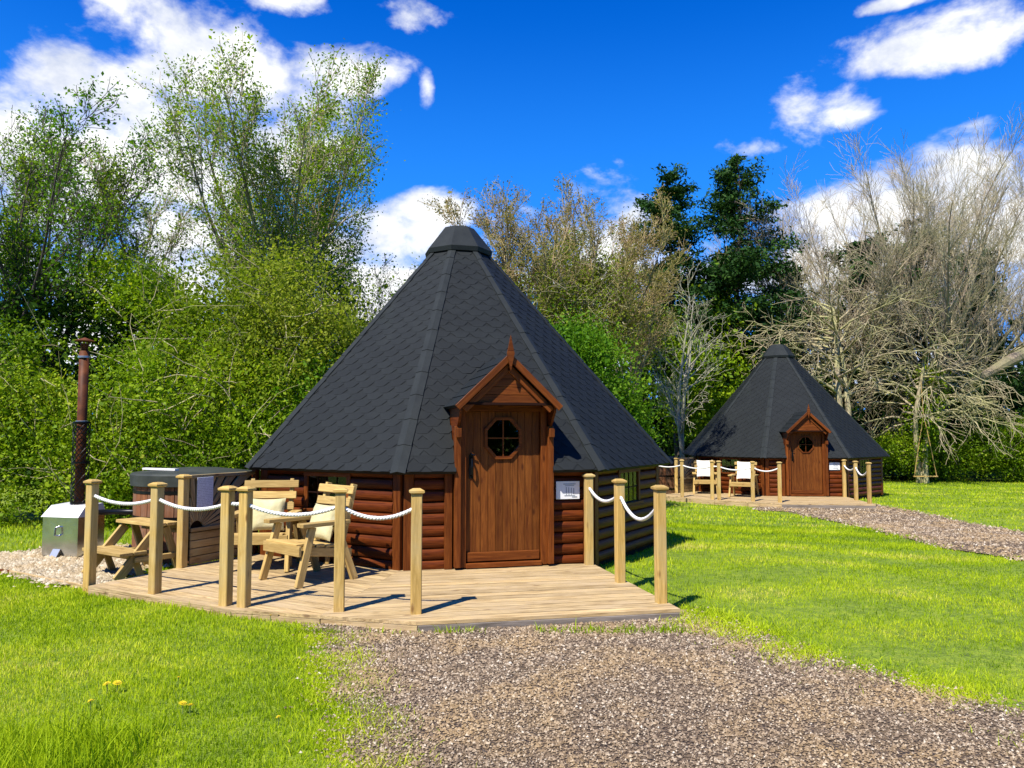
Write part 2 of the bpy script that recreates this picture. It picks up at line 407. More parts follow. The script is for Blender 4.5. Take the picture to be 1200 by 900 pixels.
drive_poly = strip('gravel_drive', [unp(372, 718), unp(382, 745), unp(386, 775), unp(408, 830), unp(424, 900), unp(428, 1100), (-.6, -1)],
                   [unp(795, 716), unp(850, 734), unp(905, 754), unp(1050, 800), unp(1200, 838), unp(1600, 950), (6, 1.5)], 140, 24, M['gravelbase'], .006, 5, 'brown gravel drive in front of the near deck', .07)
path_poly = strip('gravel_path', [unp(885, 590), unp(1020, 590), unp(1080, 601), unp(1200, 624), unp(1420, 668)],
                  [unp(885, 598), unp(925, 600), unp(1000, 615), unp(1100, 641), unp(1200, 657), unp(1420, 705)], 60, 10, M['gravelbase'], .002, 8, 'narrow gravel path leading to the far cabin', .08)
patch_poly = strip('pale_gravel_bed', [unp(-160, 650), unp(0, 668), unp(60, 686), unp(112, 688)], [unp(-160, 632), unp(0, 652), unp(90, 641), unp(250, 640)], 20, 10, M['palebed'], .016, 12, 'bed of pale stone chippings under the stove and steps', .03)

def _stone(c):
    def fn(t):
        at = t.n('ShaderNodeAttribute', attribute_name='tint').outputs['Fac']
        n = t.noise(t.n('ShaderNodeNewGeometry').outputs['Position'], 1.6, 4, .6)
        a = t.ramp(at, c); a = t.mix(t.n('ShaderNodeMapRange', {0: n, 1: .44, 2: .64, 3: 0.0, 4: .42}).outputs[0], a, (.40, .26, .10))
        return prin(t, Base_Color=a, Roughness=.75)
    return fn
deck_zone = [(-1.58, 6.43), (-.75, 6.21), (1.44, 6.66), (.93, 8.95), (-1.2, 8.66), (-3.0, 9.95), (-3.69, 8.78), (-4.16, 7.64), (-2.44, 6.65)]
M['stone'] = mat('drive_stones', _stone([(0, (.06, .040, .023)), (.28, (.17, .118, .070)), (.55, (.31, .23, .145)), (.82, (.46, .38, .27)), (1, (.66, .60, .48))]))
M['palestone'] = mat('pale_stones', _stone([(0, (.24, .18, .10)), (.5, (.44, .36, .23)), (1, (.64, .57, .42))]))
def stones(name, poly, n, size, m, label, seed, zoff, bias=None, keep=None):
    r = np.random.default_rng(seed); P = np.array(poly); lo, hi = P.min(0), P.max(0)
    lo = np.maximum(lo, [-9, 3.2]); hi = np.minimum(hi, [14, 30])
    pts = []; tot = 0
    while tot < n:
        q = lo-.3+(hi-lo+.6)*r.random((n*2, 2)); k = inpoly(q[:, 0]+r.normal(0, .11, len(q)), q[:, 1]+r.normal(0, .09, len(q)), poly) & ~inpoly(q[:, 0], q[:, 1], deck_zone)
        k &= (np.abs(q[:, 0]/np.maximum(q[:, 1], .1)) < .74)
        if bias: k &= r.random(len(q)) < np.clip((bias/q[:, 1])**1.6, 0, 1)
        if keep is not None: k &= keep(q[:, 0], q[:, 1])
        pts.append(q[k]); tot += k.sum()
    q = np.vstack(pts)[:n]
    O = np.array([(1, 0, -.3), (0, 1, -.3), (-1, 0, -.3), (0, -1, -.3), (.1, 0, .75)], float)
    T = np.array([(0, 1, 4), (1, 2, 4), (2, 3, 4), (3, 0, 4)])
    sz = size*np.exp(np.clip(r.normal(0, .36, n), -.9, .62)); sz *= np.clip(q[:, 1]/5.5, .8, 2.2)
    ang = r.random(n)*2*pi; ca, sa = np.cos(ang), np.sin(ang)
    Vv = O[None]*(1+r.uniform(-.35, .35, (n, 5, 3)))*sz[:, None, None]*np.array([1, .75, .75])
    Vv += r.normal(0, .12, (n, 5, 3))*sz[:, None, None]
    xx = Vv[..., 0]*ca[:, None]-Vv[..., 1]*sa[:, None]; yy = Vv[..., 0]*sa[:, None]+Vv[..., 1]*ca[:, None]
    W = np.stack([xx+q[:, 0, None], yy+q[:, 1, None], Vv[..., 2]+(gz(q[:, 0], q[:, 1])+zoff)[:, None]+sz[:, None]*.15], 2).reshape(-1, 3)
    Fa = (T[None]+(np.arange(n)*5)[:, None, None]).reshape(-1, 3); tint = np.repeat(np.clip(r.beta(1.3, 2.1, n), 0, 1), 4)
    setp(link(name, me_np(name, W, Fa, tint), m), label, 'gravel', kind='stuff')
stones('gravel', drive_poly, 62000, .0086, M['stone'], 'loose brown and grey stones on the near drive', 1, .012, bias=4.6)
stones('gravel', path_poly, 13000, .0085, M['stone'], 'loose stones on the path to the far cabin', 2, .012)
stones('gravel', patch_poly, 7000, .013, M['palestone'], 'cream stone chippings beside the hot tub steps', 4, .018)

# ------------------------------------------------------------------ decks
deckR = [(-1.58, 6.43), (-.75, 6.21), (1.44, 6.66), (.93, 8.95), (-1.2, 8.66)]
deckL = [(-1.58, 6.43), (-1.2, 8.66), (-3.0, 9.95), (-3.69, 8.78), (-4.16, 7.64), (-2.44, 6.65)]
deck_all = [(-.75, 6.21), (1.44, 6.66), (.93, 8.95), (-1.2, 8.66), (-3.0, 9.95), (-3.69, 8.78), (-4.16, 7.64), (-2.44, 6.65), (-1.58, 6.43)]
def make_deck(label):
    d = thing('deck', label, 'deck', (0, 0, 0))
    rr = random.Random(3)
    for poly, (a, b) in ((deckR, (deckR[1], deckR[2])), (deckL, (deckL[4], deckL[5]))):
        ang = math.atan2(b[1]-a[1], b[0]-a[0]); ca, sa = cos(ang), sin(ang)
        loc = [((x-a[0])*ca+(y-a[1])*sa, -(x-a[0])*sa+(y-a[1])*ca) for x, y in poly]
        y0, y1 = min(p[1] for p in loc), max(p[1] for p in loc); x0, x1 = min(p[0] for p in loc)-1, max(p[0] for p in loc)+1
        w = .142; y = 0.0
        while y > y0: y -= w
        while y < y1:
            c = clip_convex([(x0, y+.007), (x1, y+.007), (x1, y+w-.007), (x0, y+w-.007)], loc)
            if len(c) > 2:
                mx = sum(p[0] for p in c)/len(c); my = y+w/2
                Vv, Ff = prism([(p[0]-mx, p[1]-my) for p in c], -.028, rr.uniform(-.0015, .0015))
                wx, wy = a[0]+mx*ca-my*sa, a[1]+mx*sa+my*ca
                link('board', me_from('board', Vv, Ff), M['deckw'], d, (wx, wy, 0), Matrix.Rotation(ang, 3, 'Z'))
            y += w
    for k in range(len(deck_all)):
        p, q = deck_all[k], deck_all[(k+1) % len(deck_all)]
        if k in (2, 3, 4): continue
        dv = Vector((q[0]-p[0], q[1]-p[1], 0)); nrm = Vector((dv.y, -dv.x, 0)).normalized()*-.016
        e = dv.normalized()*.004
        bar('fascia_board', d, Vector((*p, -.092))+nrm+e, Vector((*q, -.092))+nrm-e, .03, .122, M['greyw'] if k == 0 else M['deckw'])
    s = MB()
    c = (sum(p[0] for p in deck_all)/9, sum(p[1] for p in deck_all)/9)
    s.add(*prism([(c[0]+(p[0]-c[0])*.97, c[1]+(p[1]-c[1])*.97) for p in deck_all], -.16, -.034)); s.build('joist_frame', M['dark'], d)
    return d
deck1 = make_deck('weathered timber deck in front of the near cabin')

# ------------------------------------------------------------------ cabin
AP, RW, RR, ZE, SL = 2.65, 2.868, 3.09, 1.08, 1.158      # wall apothem / radii / eave height / hip slope
U0 = .02
def face_T(k, dist):    # local frame of wall face k (0 = front): X along, Y inward, Z up
    return Matrix.Rotation(k*pi/4, 4, 'Z') @ Matrix.Translation((0, -dist, 0))
def half_log(l, h, d):
    key = ('log', round(l, 3), round(h, 3))
    if key in _cache: return _cache[key]
    n = 9; V = []; Fs = []
    for x in (-l/2, l/2):
        for i in range(n):
            a = -pi/2+pi*i/(n-1); V.append((x, -d*cos(a)**.75 if cos(a) > 0 else 0, h/2*sin(a)*.985))
    for i in range(n-1): Fs.append((i, i+1, n+i+1, n+i))
    Fs += [list(range(n))[::-1], list(range(n, 2*n)), (0, n, 2*n-1, n-1)]
    me = me_from('log', V, Fs, False); me.materials.append(M['log']); _cache[key] = me; return me

def shingle_rows(k, W0, e, w, notch, rng, cap_s):
    """places of hexagon tabs on roof face k -> list (matrix, polygon or None)"""
    alpha = math.atan2(SL/cos(pi/8), 1)       # slope of a face
    apo = RR*cos(pi/8); zap = ZE+RR*SL; Ls = math.hypot(apo, zap-ZE)
    base = face_T(k, apo) @ Matrix.Translation((0, 0, ZE)) @ Matrix.Rotation(alpha, 4, 'X')
    out = []; row = 0; s = e*.0
    while s < Ls-cap_s:
        hw = lambda q: apo*math.tan(pi/8)*(1-max(q, 0)/Ls)
        off = (row % 2)*w/2; n = int(hw(s)/w)+2
        for i in range(-n, n+1):
            cx = i*w+off
            if abs(cx)-w/2 > hw(s): continue
            if notch and notch(cx, s+e*.5, Ls, alpha): continue
            poly = [(cx-w/2+.002, s+e*1.15), (cx-w/2+.002, s+e*.75), (cx-w*.22, s), (cx+w*.22, s), (cx+w/2-.002, s+e*.75), (cx+w/2-.002, s+e*1.15)]
            clipq = [(-hw(0), 0), (hw(0), 0), (hw(Ls-.01), Ls-.01), (-hw(Ls-.01), Ls-.01)]
            full = all(abs(p[0]) <= hw(p[1]) for p in poly)
            pc = poly if full else clip_convex(poly[::-1] if False else poly, clipq)
            if not full:
                pc = clip_convex(poly, clipq)
            if len(pc) > 2: out.append((base, pc, full, cx, s))
        s += e; row += 1
    return out, base, Ls, alpha, apo

def tri_area(p): return sum(p[i][0]*p[(i+1) % len(p)][1]-p[(i+1) % len(p)][0]*p[i][1] for i in range(len(p)))/2
def make_cabin(label, loc, rz, singles):
    c = thing('cabin', label, 'cabin', loc, rz, 'round log cabins with pointed shingle roofs')
    rng = random.Random(11)
    rowh = .128; z0 = -.03
    doorL, doorR = U0-.50, U0+.55
    half = AP*math.tan(pi/8)
    for k in range(8):
        T = face_T(k, AP)
        win = k != 0
        wu0, wu1, wz0, wz1 = -.30, .30, z0+rowh*5, z0+rowh*8
        def put(u0, u1, z):
            L = u1-u0
            link('log', half_log(L, rowh, .045), M['log'], c, (0, 0, 0), T @ Matrix.Translation(((u0+u1)/2, -.002, z)))
        for r_ in range(9):
            z = z0+rowh*(r_+.5); e = half-.118
            if k == 0:
                put(-e, doorL-.105, z); put(doorR+.05, e, z)
            elif win and wz0-.01 < z < wz1: put(-e, wu0-.07, z); put(wu1+.07, e, z)
            else: put(-e, e, z)
        for s in (-1, 1):   # corner boards
            board('corner_board', c, T @ Vector((s*(half-.058), -.022, .54)), 1.2, .105, .05, M['trim'], (T.to_3x3() @ Matrix.Rotation(pi/2, 3, 'Z') @ AX['z']) if False else T.to_3x3() @ Matrix(((0, 1, 0), (0, 0, 1), (1, 0, 0))), .006)
        b = MB()     # lining behind the logs with a real opening
        if k == 0:
            b.box(((-half+doorL)/2, .03, .56), (doorL+half, .05, 1.2)); b.box(((half+doorR)/2, .03, .56), (half-doorR, .05, 1.2))
        else:
            b.box((0, .014, (z0-.1+wz0)/2), (2*half, .02, wz0-z0+.1)); b.box((0, .014, (wz1+1.2)/2), (2*half, .02, 1.2-wz1))
            for s in (-1, 1): b.box((s*(half+.3)/2, .014, (wz0+wz1)/2), (half-.3, .02, wz1-wz0))
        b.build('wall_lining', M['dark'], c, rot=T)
        if k != 0:
            wmid = Vector((0, 0, (wz0+wz1)/2)); wd = thing('window', None, None); wd.parent = c; wd.matrix_local = T @ Matrix.Translation(wmid); del_me = wd
            hh = (wz1-wz0)/2
            R3 = Matrix.Identity(3)
            for s in (-1, 1):
                board('frame', wd, (s*.335, -.036, 0), 2*hh+.0, .06, .026, M['trim'], Matrix(((0, 1, 0), (0, 0, 1), (1, 0, 0))), .004)
            board('frame', wd, (0, -.036, hh+.02), .74, .030, .045, M['trim']); board('sill', wd, (0, -.045, -hh-.018), .76, .085, .035, M['trim'])
            g = MB(); g.box((0, -.028, 0), (.6, .004, 2*hh)); g.build('pane', M['glass'], wd)
            g = MB()
            for q in range(1, 4): g.box((-.3+.15*q, -.030, 0), (.011, .012, 2*hh))
            g.box((0, -.0295, 0), (.6, .0135, .012)); g.build('glazing_bar', M['dark'], wd)
    # floor and base
    b = MB(); b.lathe([(0, -.03), (RW-.06, -.03), (RW-.06, -.36), (0, -.36)], 8, phase=.5); b.build('floor', M['dark'], c)
    # roof body
    roof = None
    alpha = math.atan2(SL/cos(pi/8), 1); apo = RR*cos(pi/8); zap = ZE+RR*SL; Ls = math.hypot(apo, zap-ZE)
    sv = lambda z: (z-ZE)/sin(alpha)
    notchpoly = [(U0-.56, sv(1.80)), (U0, sv(2.34)), (U0+.56, sv(1.80))]
    b = MB()
    for k in range(8):
        base = face_T(k, apo) @ Matrix.Translation((0, 0, ZE)) @ Matrix.Rotation(alpha, 4, 'X')
        h0 = apo*math.tan(pi/8); top = Ls-.42; ht = h0*(1-top/Ls)
        if k == 0:
            n = notchpoly
            for poly in ([(-h0, 0), (n[0][0], 0), n[0], n[1], (n[1][0], top), (-ht, top)], [(n[2][0], 0), (h0, 0), (ht, top), (n[1][0], top), n[1], n[2]]):
                b.add(*prism(poly, -.05, -.004), base)
        else: b.add(*prism([(-h0, 0), (h0, 0), (ht, top), (-ht, top)], -.05, -.004), base)
    roof = b.build('roof', M['shingle'], c)
    def notch(u, s, Ls_, al):
        z = ZE+s*sin(al)
        return abs(u-U0) < .60 and z < 1.80+(.56-min(abs(u-U0), .56))*.96
    e, w = .105, .25
    cand = []
    for k in (0, 7, 1, 6, 2, 3, 4, 5):
        o, *_ = shingle_rows(k, 0, e, w, notch if k == 0 else None, rng, .40); cand += [(k, *x) for x in o]
    used = 0; stuff = MB(); shp = None; tints = []
    tilt = .0035
    hexp = [(-w/2+.002, e*1.15), (-w/2+.002, e*.75), (-w*.22, 0), (w*.22, 0), (w/2-.002, e*.75), (w/2-.002, e*1.15)]
    def hexmesh(poly, ox, oy):
        n = len(poly); V = [(x-ox, y-oy, 0.0) for x, y in poly]+[(x-ox, y-oy, .0030-.0023*((y-oy)/e)) for x, y in poly]
        return V, [list(range(n))[::-1], list(range(n, 2*n))]+[[i, (i+1) % n, n+(i+1) % n, n+i] for i in range(n)]
    Vh, Fh = hexmesh(hexp, 0, 0); hm = me_from('shingle', Vh, Fh); hm.materials.append(M['shingle'])
    # the ones that show largest: lower rows of the three faces in view
    order = sorted([x for x in cand if x[3] and x[0] in (0, 7, 1)], key=lambda x: x[5])[:300] if singles else []
    ids = set(id(x) for x in order)
    for x in cand:
        k, base, pc, full, cx, s = x
        jz = rng.uniform(0, .0015)
        if id(x) in ids: link('shingle', hm, None, roof, rot=base @ Matrix.Translation((cx, s, jz)))
        else:
            Vq, Fq = hexmesh(pc, 0, s); stuff.add([(v[0], v[1]+s, v[2]+jz) for v in Vq], Fq, base)
    so = stuff.build('shingle', M['shingle'], roof); setp(so, kind='stuff')
    # hip caps: overlapping strips
    for k in range(8):
        ang = (k+.5)*pi/4; dirv = Vector((sin(ang), -cos(ang), 0)); L = math.hypot(RR, RR*SL)-.5; n = 11
        m = MB()
        up = Vector((-dirv.x, -dirv.y, SL)).normalized(); side = Vector((-dirv.y, dirv.x, 0)); side = up.cross(Vector((0, 0, 1))).normalized()
        nrm = side.cross(up); nrm = nrm if nrm.z > 0 else -nrm
        p0 = dirv*RR+Vector((0, 0, ZE))
        for i in range(n):
            a = p0+up*(L*i/n-.012); bq = p0+up*(L*(i+1)/n+.02)
            h = .085*(1-.35*i/n); dr = h*.34
            z1, z2 = .022, .015
            V = [a-side*h+nrm*(z1-dr), a+nrm*z1, a+side*h+nrm*(z1-dr), bq-side*h+nrm*(z2-dr), bq+nrm*z2, bq+side*h+nrm*(z2-dr)]
            V += [v-nrm*.012 for v in V]
            m.add(V, [(0, 1, 4, 3), (1, 2, 5, 4), (0, 6, 7, 1), (1, 7, 8, 2), (0, 3, 9, 6), (2, 8, 11, 5), (6, 9, 10, 7), (7, 10, 11, 8)])
        m.build('hip_cap', M['hip'], roof)
    # eave fascia and soffit
    m = MB(); m.lathe([(RR-.03, ZE-.055), (RR-.03, ZE-.008), (RW-.1, ZE+.20)], 8, phase=.5)
    # chimney cap: open crown
    m = MB(); zc = 4.20
    m.lathe([(.50, zc-.075), (.515, zc-.01), (.235, zc+.345), (.14, zc+.37), (0, zc+.375)], 8, phase=.5); m.build('roof_cap', M['hip'], roof)
    m = MB(); m.lathe([(.40, zc-.14), (.40, zc+.02)], 8, phase=.5); m.build('cap_collar', M['iron'], roof)
    # ---- porch
    po = thing('porch', None, None); po.parent = c; po.location = (U0, 0, 0)
    yf = -3.03; zr, zb, hw = 2.375, 1.80, .60; d = Vector((hw, 0, zb-zr)); sl = d.length; dn = d.normalized()
    yback_r, yback_e = -1.78, -2.22
    for s in (-1, 1):
        n_ = Vector((dn.z*-1*s, 0, dn.x)); ex = Vector((s*dn.x, 0, dn.z))
        rp = MB(); R0 = Vector((0, 0, zr))
        q = [R0+Vector((0, yf+.01, 0)), R0+ex*sl+Vector((0, yf+.01, 0)), R0+ex*sl+Vector((0, yback_e, 0)), R0+Vector((0, yback_r, 0))]
        V = [v-n_*.004 for v in q]+[v-n_*.035 for v in q]
        rp.add(V, [(0, 1, 2, 3), (7, 6, 5, 4), (0, 4, 5, 1), (1, 5, 6, 2), (2, 6, 7, 3), (3, 7, 4, 0)])
        slope = rp.build('porch_roof', M['shingle'], po)
        rows = 5; ee = sl/rows
        for i in range(rows):
            y = yf+.01
            sA = sl-i*ee+.012; L_end = yback_e+(yback_r-yback_e)*(1-sA/sl)
            jj = 0
            while y < L_end-.02:
                y2 = min(y+(.24 if jj or i % 2 else .12), L_end); jj += 1
                a0, a1 = R0+ex*(sA)+n_*.012, R0+ex*(sA-ee*1.0)+n_*.004
                V = [a0+Vector((0, y+.003, 0)), a0+Vector((0, y2-.003, 0)), a1+Vector((0, y2-.003, 0)), a1+Vector((0, y+.003, 0))]
                V = V+[v-n_*.010 for v in V]; o_ = sum((Vector(v) for v in V), Vector())/8
                mm = MB(); mm.add([v-o_ for v in V], [(0, 1, 2, 3), (7, 6, 5, 4), (0, 4, 5, 1), (1, 5, 6, 2), (2, 6, 7, 3), (3, 7, 4, 0)])
                mm.build('shingle', M['shingle'], slope, loc=o_); y = y2
        # outer and inner barge boards
        a = R0+Vector((0, yf, 0))+ex*.0; bq = R0+ex*(sl+.01)+Vector((0, yf, 0))
        bar('bargeboard', po, a-n_*.030+ex*.012, bq-n_*.030, .028, .070, M['trim'], n_)
        bar('bargeboard', po, a-n_*.108+Vector((0, .062, 0))+ex*.10, bq-n_*.108+Vector((0, .062, 0))-ex*.05, .024, .07, M['trim'], n_)
    # finial (spear)
    f = MB(); f.add(*prism([(0, -.19), (.042, .0), (.030, .05), (0, .20), (-.030, .05), (-.042, .0)], -.014, .014)); f.build('finial', M['trim'], po, loc=(0, yf-.032, zr-.005), rot=Matrix.Rotation(pi/2, 3, 'X'))
    # gable boards
    zz = 1.835; bh = .088
    while zz < zr-.12:
        hwid = lambda z: hw*(zr-.10-z)/(zr-zb)
        w0, w1 = hwid(zz), max(hwid(zz+bh-.006), .004)
        g = MB(); g.add(*prism([(-w0, -bh/2), (w0, -bh/2), (w1, bh/2-.006), (-w1, bh/2-.006)], -.012, .012)); g.build('gable_board', M['trim'], po, loc=(0, yf+.085, zz+bh/2), rot=Matrix.Rotation(pi/2, 3, 'X'))
        zz += bh
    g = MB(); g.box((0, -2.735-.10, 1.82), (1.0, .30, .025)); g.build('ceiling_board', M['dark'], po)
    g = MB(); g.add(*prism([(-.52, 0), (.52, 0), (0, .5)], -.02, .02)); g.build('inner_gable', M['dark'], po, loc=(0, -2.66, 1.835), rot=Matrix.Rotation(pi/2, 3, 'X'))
    for s in (-1, 1):
        g = MB(); g.add(*prism([(-2.74, 0), (-2.2, 0), (-2.2, 1.81), (-2.98, 1.81), (-2.98, 1.74), (-2.80, 1.55), (-2.74, 1.45)], -.014, .014))
        g.build('side_panel', M['log'], po, loc=(s*.535, 0, 0), rot=Matrix(((0, 0, 1), (1, 0, 0), (0, 1, 0))))
        board('side_board', po, (s*.535, -2.78, .80), 1.55, .075, .07, M['trim'], AX['z'] @ Matrix.Rotation(0, 3, 'X'))
        board('door_frame', po, (s*.468, -2.735, .905), 1.78, .07, .062, M['trim'], Matrix(((0, 1, 0), (0, 0, 1), (1, 0, 0))))
        board('bracket', po, (s*.535, -2.85, 1.50), .10, .05, .06, M['trim'], AX['z'])
    board('outer_board', po, (-.625, -2.715, .60), 1.2, .085, .05, M['trim'], Matrix(((0, 1, 0), (0, 0, 1), (1, 0, 0))))
    board('lintel', po, (0, -2.735, 1.778), .87, .062, .07, M['trim'])
    board('threshold', po, (0, -2.74, .035), .87, .09, .05, M['trim'])
    # ---- door
    do = thing('door', None, None); do.parent = c; do.location = (U0, -2.70, 0)
    np_ = 10; pw = .86/np_
    oc = [(.235*sin((i+.5)*pi/4), 1.44+.255*cos((i+.5)*pi/4)) for i in range(8)][::-1]
    for i in range(np_):
        x0, x1 = -.43+i*pw, -.43+(i+1)*pw-.0045
        polys = []
        xs_ = (x0+x1)/2; ow = .2165
        if x0 < -ow < x1 or x0 < ow < x1:
            lo_, hi_ = (x0, -ow) if x0 < -ow < x1 else (ow, x1)
            ia, ib = (-ow, x1) if x0 < -ow < x1 else (x0, ow)
            yy = []
            for X_ in (ia, ib):
                if abs(abs(X_)-ow) < 1e-6: yy.append((1.44-.10, 1.44+.10)); continue
                v_ = [oc[q][1]+(oc[(q+1) % 8][1]-oc[q][1])*(X_-oc[q][0])/(oc[(q+1) % 8][0]-oc[q][0]) for q in range(8) if (oc[q][0]-X_)*(oc[(q+1) % 8][0]-X_) < 0]
                yy.append((min(v_), max(v_)))
            polys = [[(lo_, .115), (hi_, .115), (hi_, 1.74), (lo_, 1.74)], [(ia, .115), (ib, .115), (ib, yy[1][0]), (ia, yy[0][0])], [(ia, yy[0][1]), (ib, yy[1][1]), (ib, 1.74), (ia, 1.74)]]
        elif abs(xs_) < .215:   # leave the window opening free
            inside = []
            for X_ in (x0, x1):
                ys_ = []
                for q in range(8):
                    (ax, ay), (bx, by) = oc[q], oc[(q+1) % 8]
                    if (ax-X_)*(bx-X_) < 0: ys_.append(ay+(by-ay)*(X_-ax)/(bx-ax))
                inside.append((min(ys_), max(ys_)) if ys_ else (1.44-.1, 1.44+.1))
            polys = [[(x0, .115), (x1, .115), (x1, inside[1][0]), (x0, inside[0][0])], [(x0, inside[0][1]), (x1, inside[1][1]), (x1, 1.74), (x0, 1.74)]]
        else: polys = [[(x0, .115), (x1, .115), (x1, 1.74), (x0, 1.74)]]
        g = MB()
        for p in polys:
            # local: length (z) along X so that the grain runs up the plank
            g.add(*prism([(z, -(x-xs_)) for x, z in p], -.014, .012+.002*(i % 2)))
        g.build('plank', M['door'], do, loc=(xs_, 0, 0), rot=Matrix(((0, -1, 0), (0, 0, -1), (1, 0, 0))))
    board('bottom_rail', do, (0, -.028, .125), .84, .028, .10, M['trim'])
    ring = MB(); n8 = [(sin((i+.5)*pi/4), cos((i+.5)*pi/4)) for i in range(8)]
    for i in range(8):
        a, b2 = n8[i], n8[(i+1) % 8]
        ring.add(*prism([(a[0]*.235, a[1]*.255), (b2[0]*.235, b2[1]*.255), (b2[0]*.20, b2[1]*.22), (a[0]*.20, a[1]*.22)], -.02, .035))
    win = ring.build('window', M['trim'], do, loc=(0, 0, 1.44), rot=Matrix.Rotation(pi/2, 3, 'X'))
    g = MB(); g.add(*prism([(a*.205, b*.225) for a, b in n8][::-1], -.004, .002)); g.build('pane', M['glass'], win)
    g = MB(); g.box((0, 0, .012), (.40, .014, .016)); g.box((0, 0, .0125), (.014, .43, .017)); g.build('glazing_bar', M['trim'], win)
    hd = MB(); hd.tube([(-.372, -.02, 1.22), (-.372, -.075, 1.20), (-.372, -.085, 1.12), (-.372, -.075, 1.04), (-.372, -.02, 1.02)], .012, 8); hd.box((-.372, -.018, 1.12), (.045, .01, .26)); hd.tube([(-.372, -.02, 1.26), (-.372, -.05, 1.26), (-.33, -.055, 1.25)], .010, 6)
    hd.build('handle', M['iron'], do)
    # lining around door inside
    g = MB(); g.box((0, -2.64, .9), (.98, .02, 1.8))
    return c
cab1 = make_cabin('large dark roofed log cabin behind the deck, near on the left', C1, TH1, True)
cab2 = make_cabin('smaller looking log cabin standing far back on the right', C2, TH2, False)
for o in list(bpy.data.objects):   # parts carry no category or label
    if o.type == 'EMPTY' and o.parent:
        for k in ('label', 'category', 'group'):
            if k in o: del o[k]

# second deck: a copy carried over to the far cabin
deck2 = copy_tree(deck1); deck2['label'] = 'timber deck under the posts of the far cabin'
deck1['group'] = deck2['group'] = 'timber decks in front of the cabins'
deck2.location = T2((0, 0, 0)); deck2.rotation_euler = (0, 0, TH2-TH1)

# ------------------------------------------------------------------ posts and ropes
def make_post(label, x, y, h=1.0, z=0):
    p = thing('rope_post', label, 'post', (x, y, z), radians(12), 'rope posts round the decks')
    board('shaft', p, (0, 0, h/2-.06), h+.10, .088, .088, M['post'], AX['z'], .006)
    cp = MB(); a, b, t_ = .056, .062, .016
    for (r0, r1, z0_, z1_) in ((.044, .061, h-.012, h), (.061, .061, h, h+.016), (.061, .030, h+.016, h+.034)):
        V = [(sx*r0, sy*r0, z0_) for sx, sy in ((-1, -1), (1, -1), (1, 1), (-1, 1))]+[(sx*r1, sy*r1, z1_) for sx, sy in ((-1, -1), (1, -1), (1, 1), (-1, 1))]
        cp.add(V, [(0, 1, 5, 4), (1, 2, 6, 5), (2, 3, 7, 6), (3, 0, 4, 7)])
    cp.F.append([len(cp.V)-4, len(cp.V)-3, len(cp.V)-2, len(cp.V)-1]); cp.build('cap', M['post'], p)
    return p
PP = {'a': (-4.21, 7.76), 'b': (-3.35, 7.31), 'c': (-3.69, 8.69), 'd': (-2.50, 6.81), 'e': (-2.32, 6.75), 'f': (-1.46, 6.59), 'g': (-.80, 6.50), 'h': (.88, 8.91-.03), 'i': (1.09, 7.85), 'j': (1.32, 6.91)}
LB = {'a': 'pine post at the left end of the near deck, beside the pale chippings', 'b': 'second pine post from the left along the near deck', 'c': 'pine post holding the left end of the sunburst screen',
      'd': 'left post of the close pair at the bend of the near deck', 'e': 'right post of the close pair at the bend of the near deck', 'f': 'pine post in front of the armchairs on the near deck', 'g': 'pine post left of the near doorway at the drive edge',
      'h': 'pine post against the near cabin wall beside the white sign', 'i': 'middle of the three pine posts on the right side of the near deck', 'j': 'tall looking pine post at the right front corner of the near deck'}
LB2 = {'a': 'leftmost post of the far deck near its hot tub', 'b': 'far deck post just left of the towel draped chair', 'c': 'far deck post at the end of the slatted screen', 'd': 'left one of the paired posts on the far deck', 'e': 'right one of the paired posts on the far deck',
       'f': 'far deck post right of the second towel draped chair', 'g': 'far deck post just left of the far cabin door', 'h': 'far deck post closest to the far cabin wall, beside its sign', 'i': 'middle post of the right trio on the far deck', 'j': 'outermost right post of the far deck'}
proto = make_post(LB['a'], *PP['a'])
for k, (x, y) in PP.items():
    p = proto if k == 'a' else copy_tree(proto)
    p.location = (x, y, 0); p['label'] = LB[k]; p.rotation_euler = (0, 0, radians({'a': -25, 'b': -25, 'c': -25, 'd': -20, 'e': -18, 'f': 10, 'g': 12}.get(k, 13)))
for k, (x, y) in PP.items():
    p = copy_tree(proto); v = T2((x, y, 0)); p.location = v; p['label'] = LB2[k]; p.rotation_euler = (0, 0, radians(-8))
def rope(p, q, sag, label, zr=.88, r=.017, n=26, z0=0.0, segs=6):
    a = Vector((p[0], p[1], z0+zr)); b = Vector((q[0], q[1], z0+zr)); m = MB(); L = (b-a).length
    pts = [a.lerp(b, i/n)-Vector((0, 0, sag*4*(i/n)*(1-i/n))) for i in range(n+1)]
    if segs < 6: m.tube(pts, r*1.2, 6)
    else:
        for s in range(3):     # three laid strands
            n2 = n*4; sp = []
            d = (b-a).normalized(); w = Vector((0, 0, 1)); u = d.cross(w)
            for i in range(n2+1):
                t_ = i/n2; c_ = a.lerp(b, t_)-Vector((0, 0, sag*4*t_*(1-t_))); ph = 2*pi*s/3+t_*L/.085*2*pi
                sp.append(c_+(u*cos(ph)+w*sin(ph))*r*.52)
            m.tube(sp, r*.60, 5)
    o = m.build('rope', M['rope'], smooth=True); return setp(o, label, 'rope', 'white ropes slung between the posts')
near_ropes = [('a', 'b', .07, 'white rope from the leftmost post past the hot tub steps'), ('b', 'd', .075, 'white rope in front of the sunburst screen'), ('d', 'e', .004, 'short taut white rope between the paired posts of the near deck'),
              ('e', 'f', .085, 'white rope in front of the two near armchairs'), ('f', 'g', .10, 'sagging white rope left of the near doorway'), ('h', 'i', .115, 'white rope nearest the cabin on the right side of the near deck'), ('i', 'j', .20, 'deeply sagging white rope at the right front corner of the near deck')]
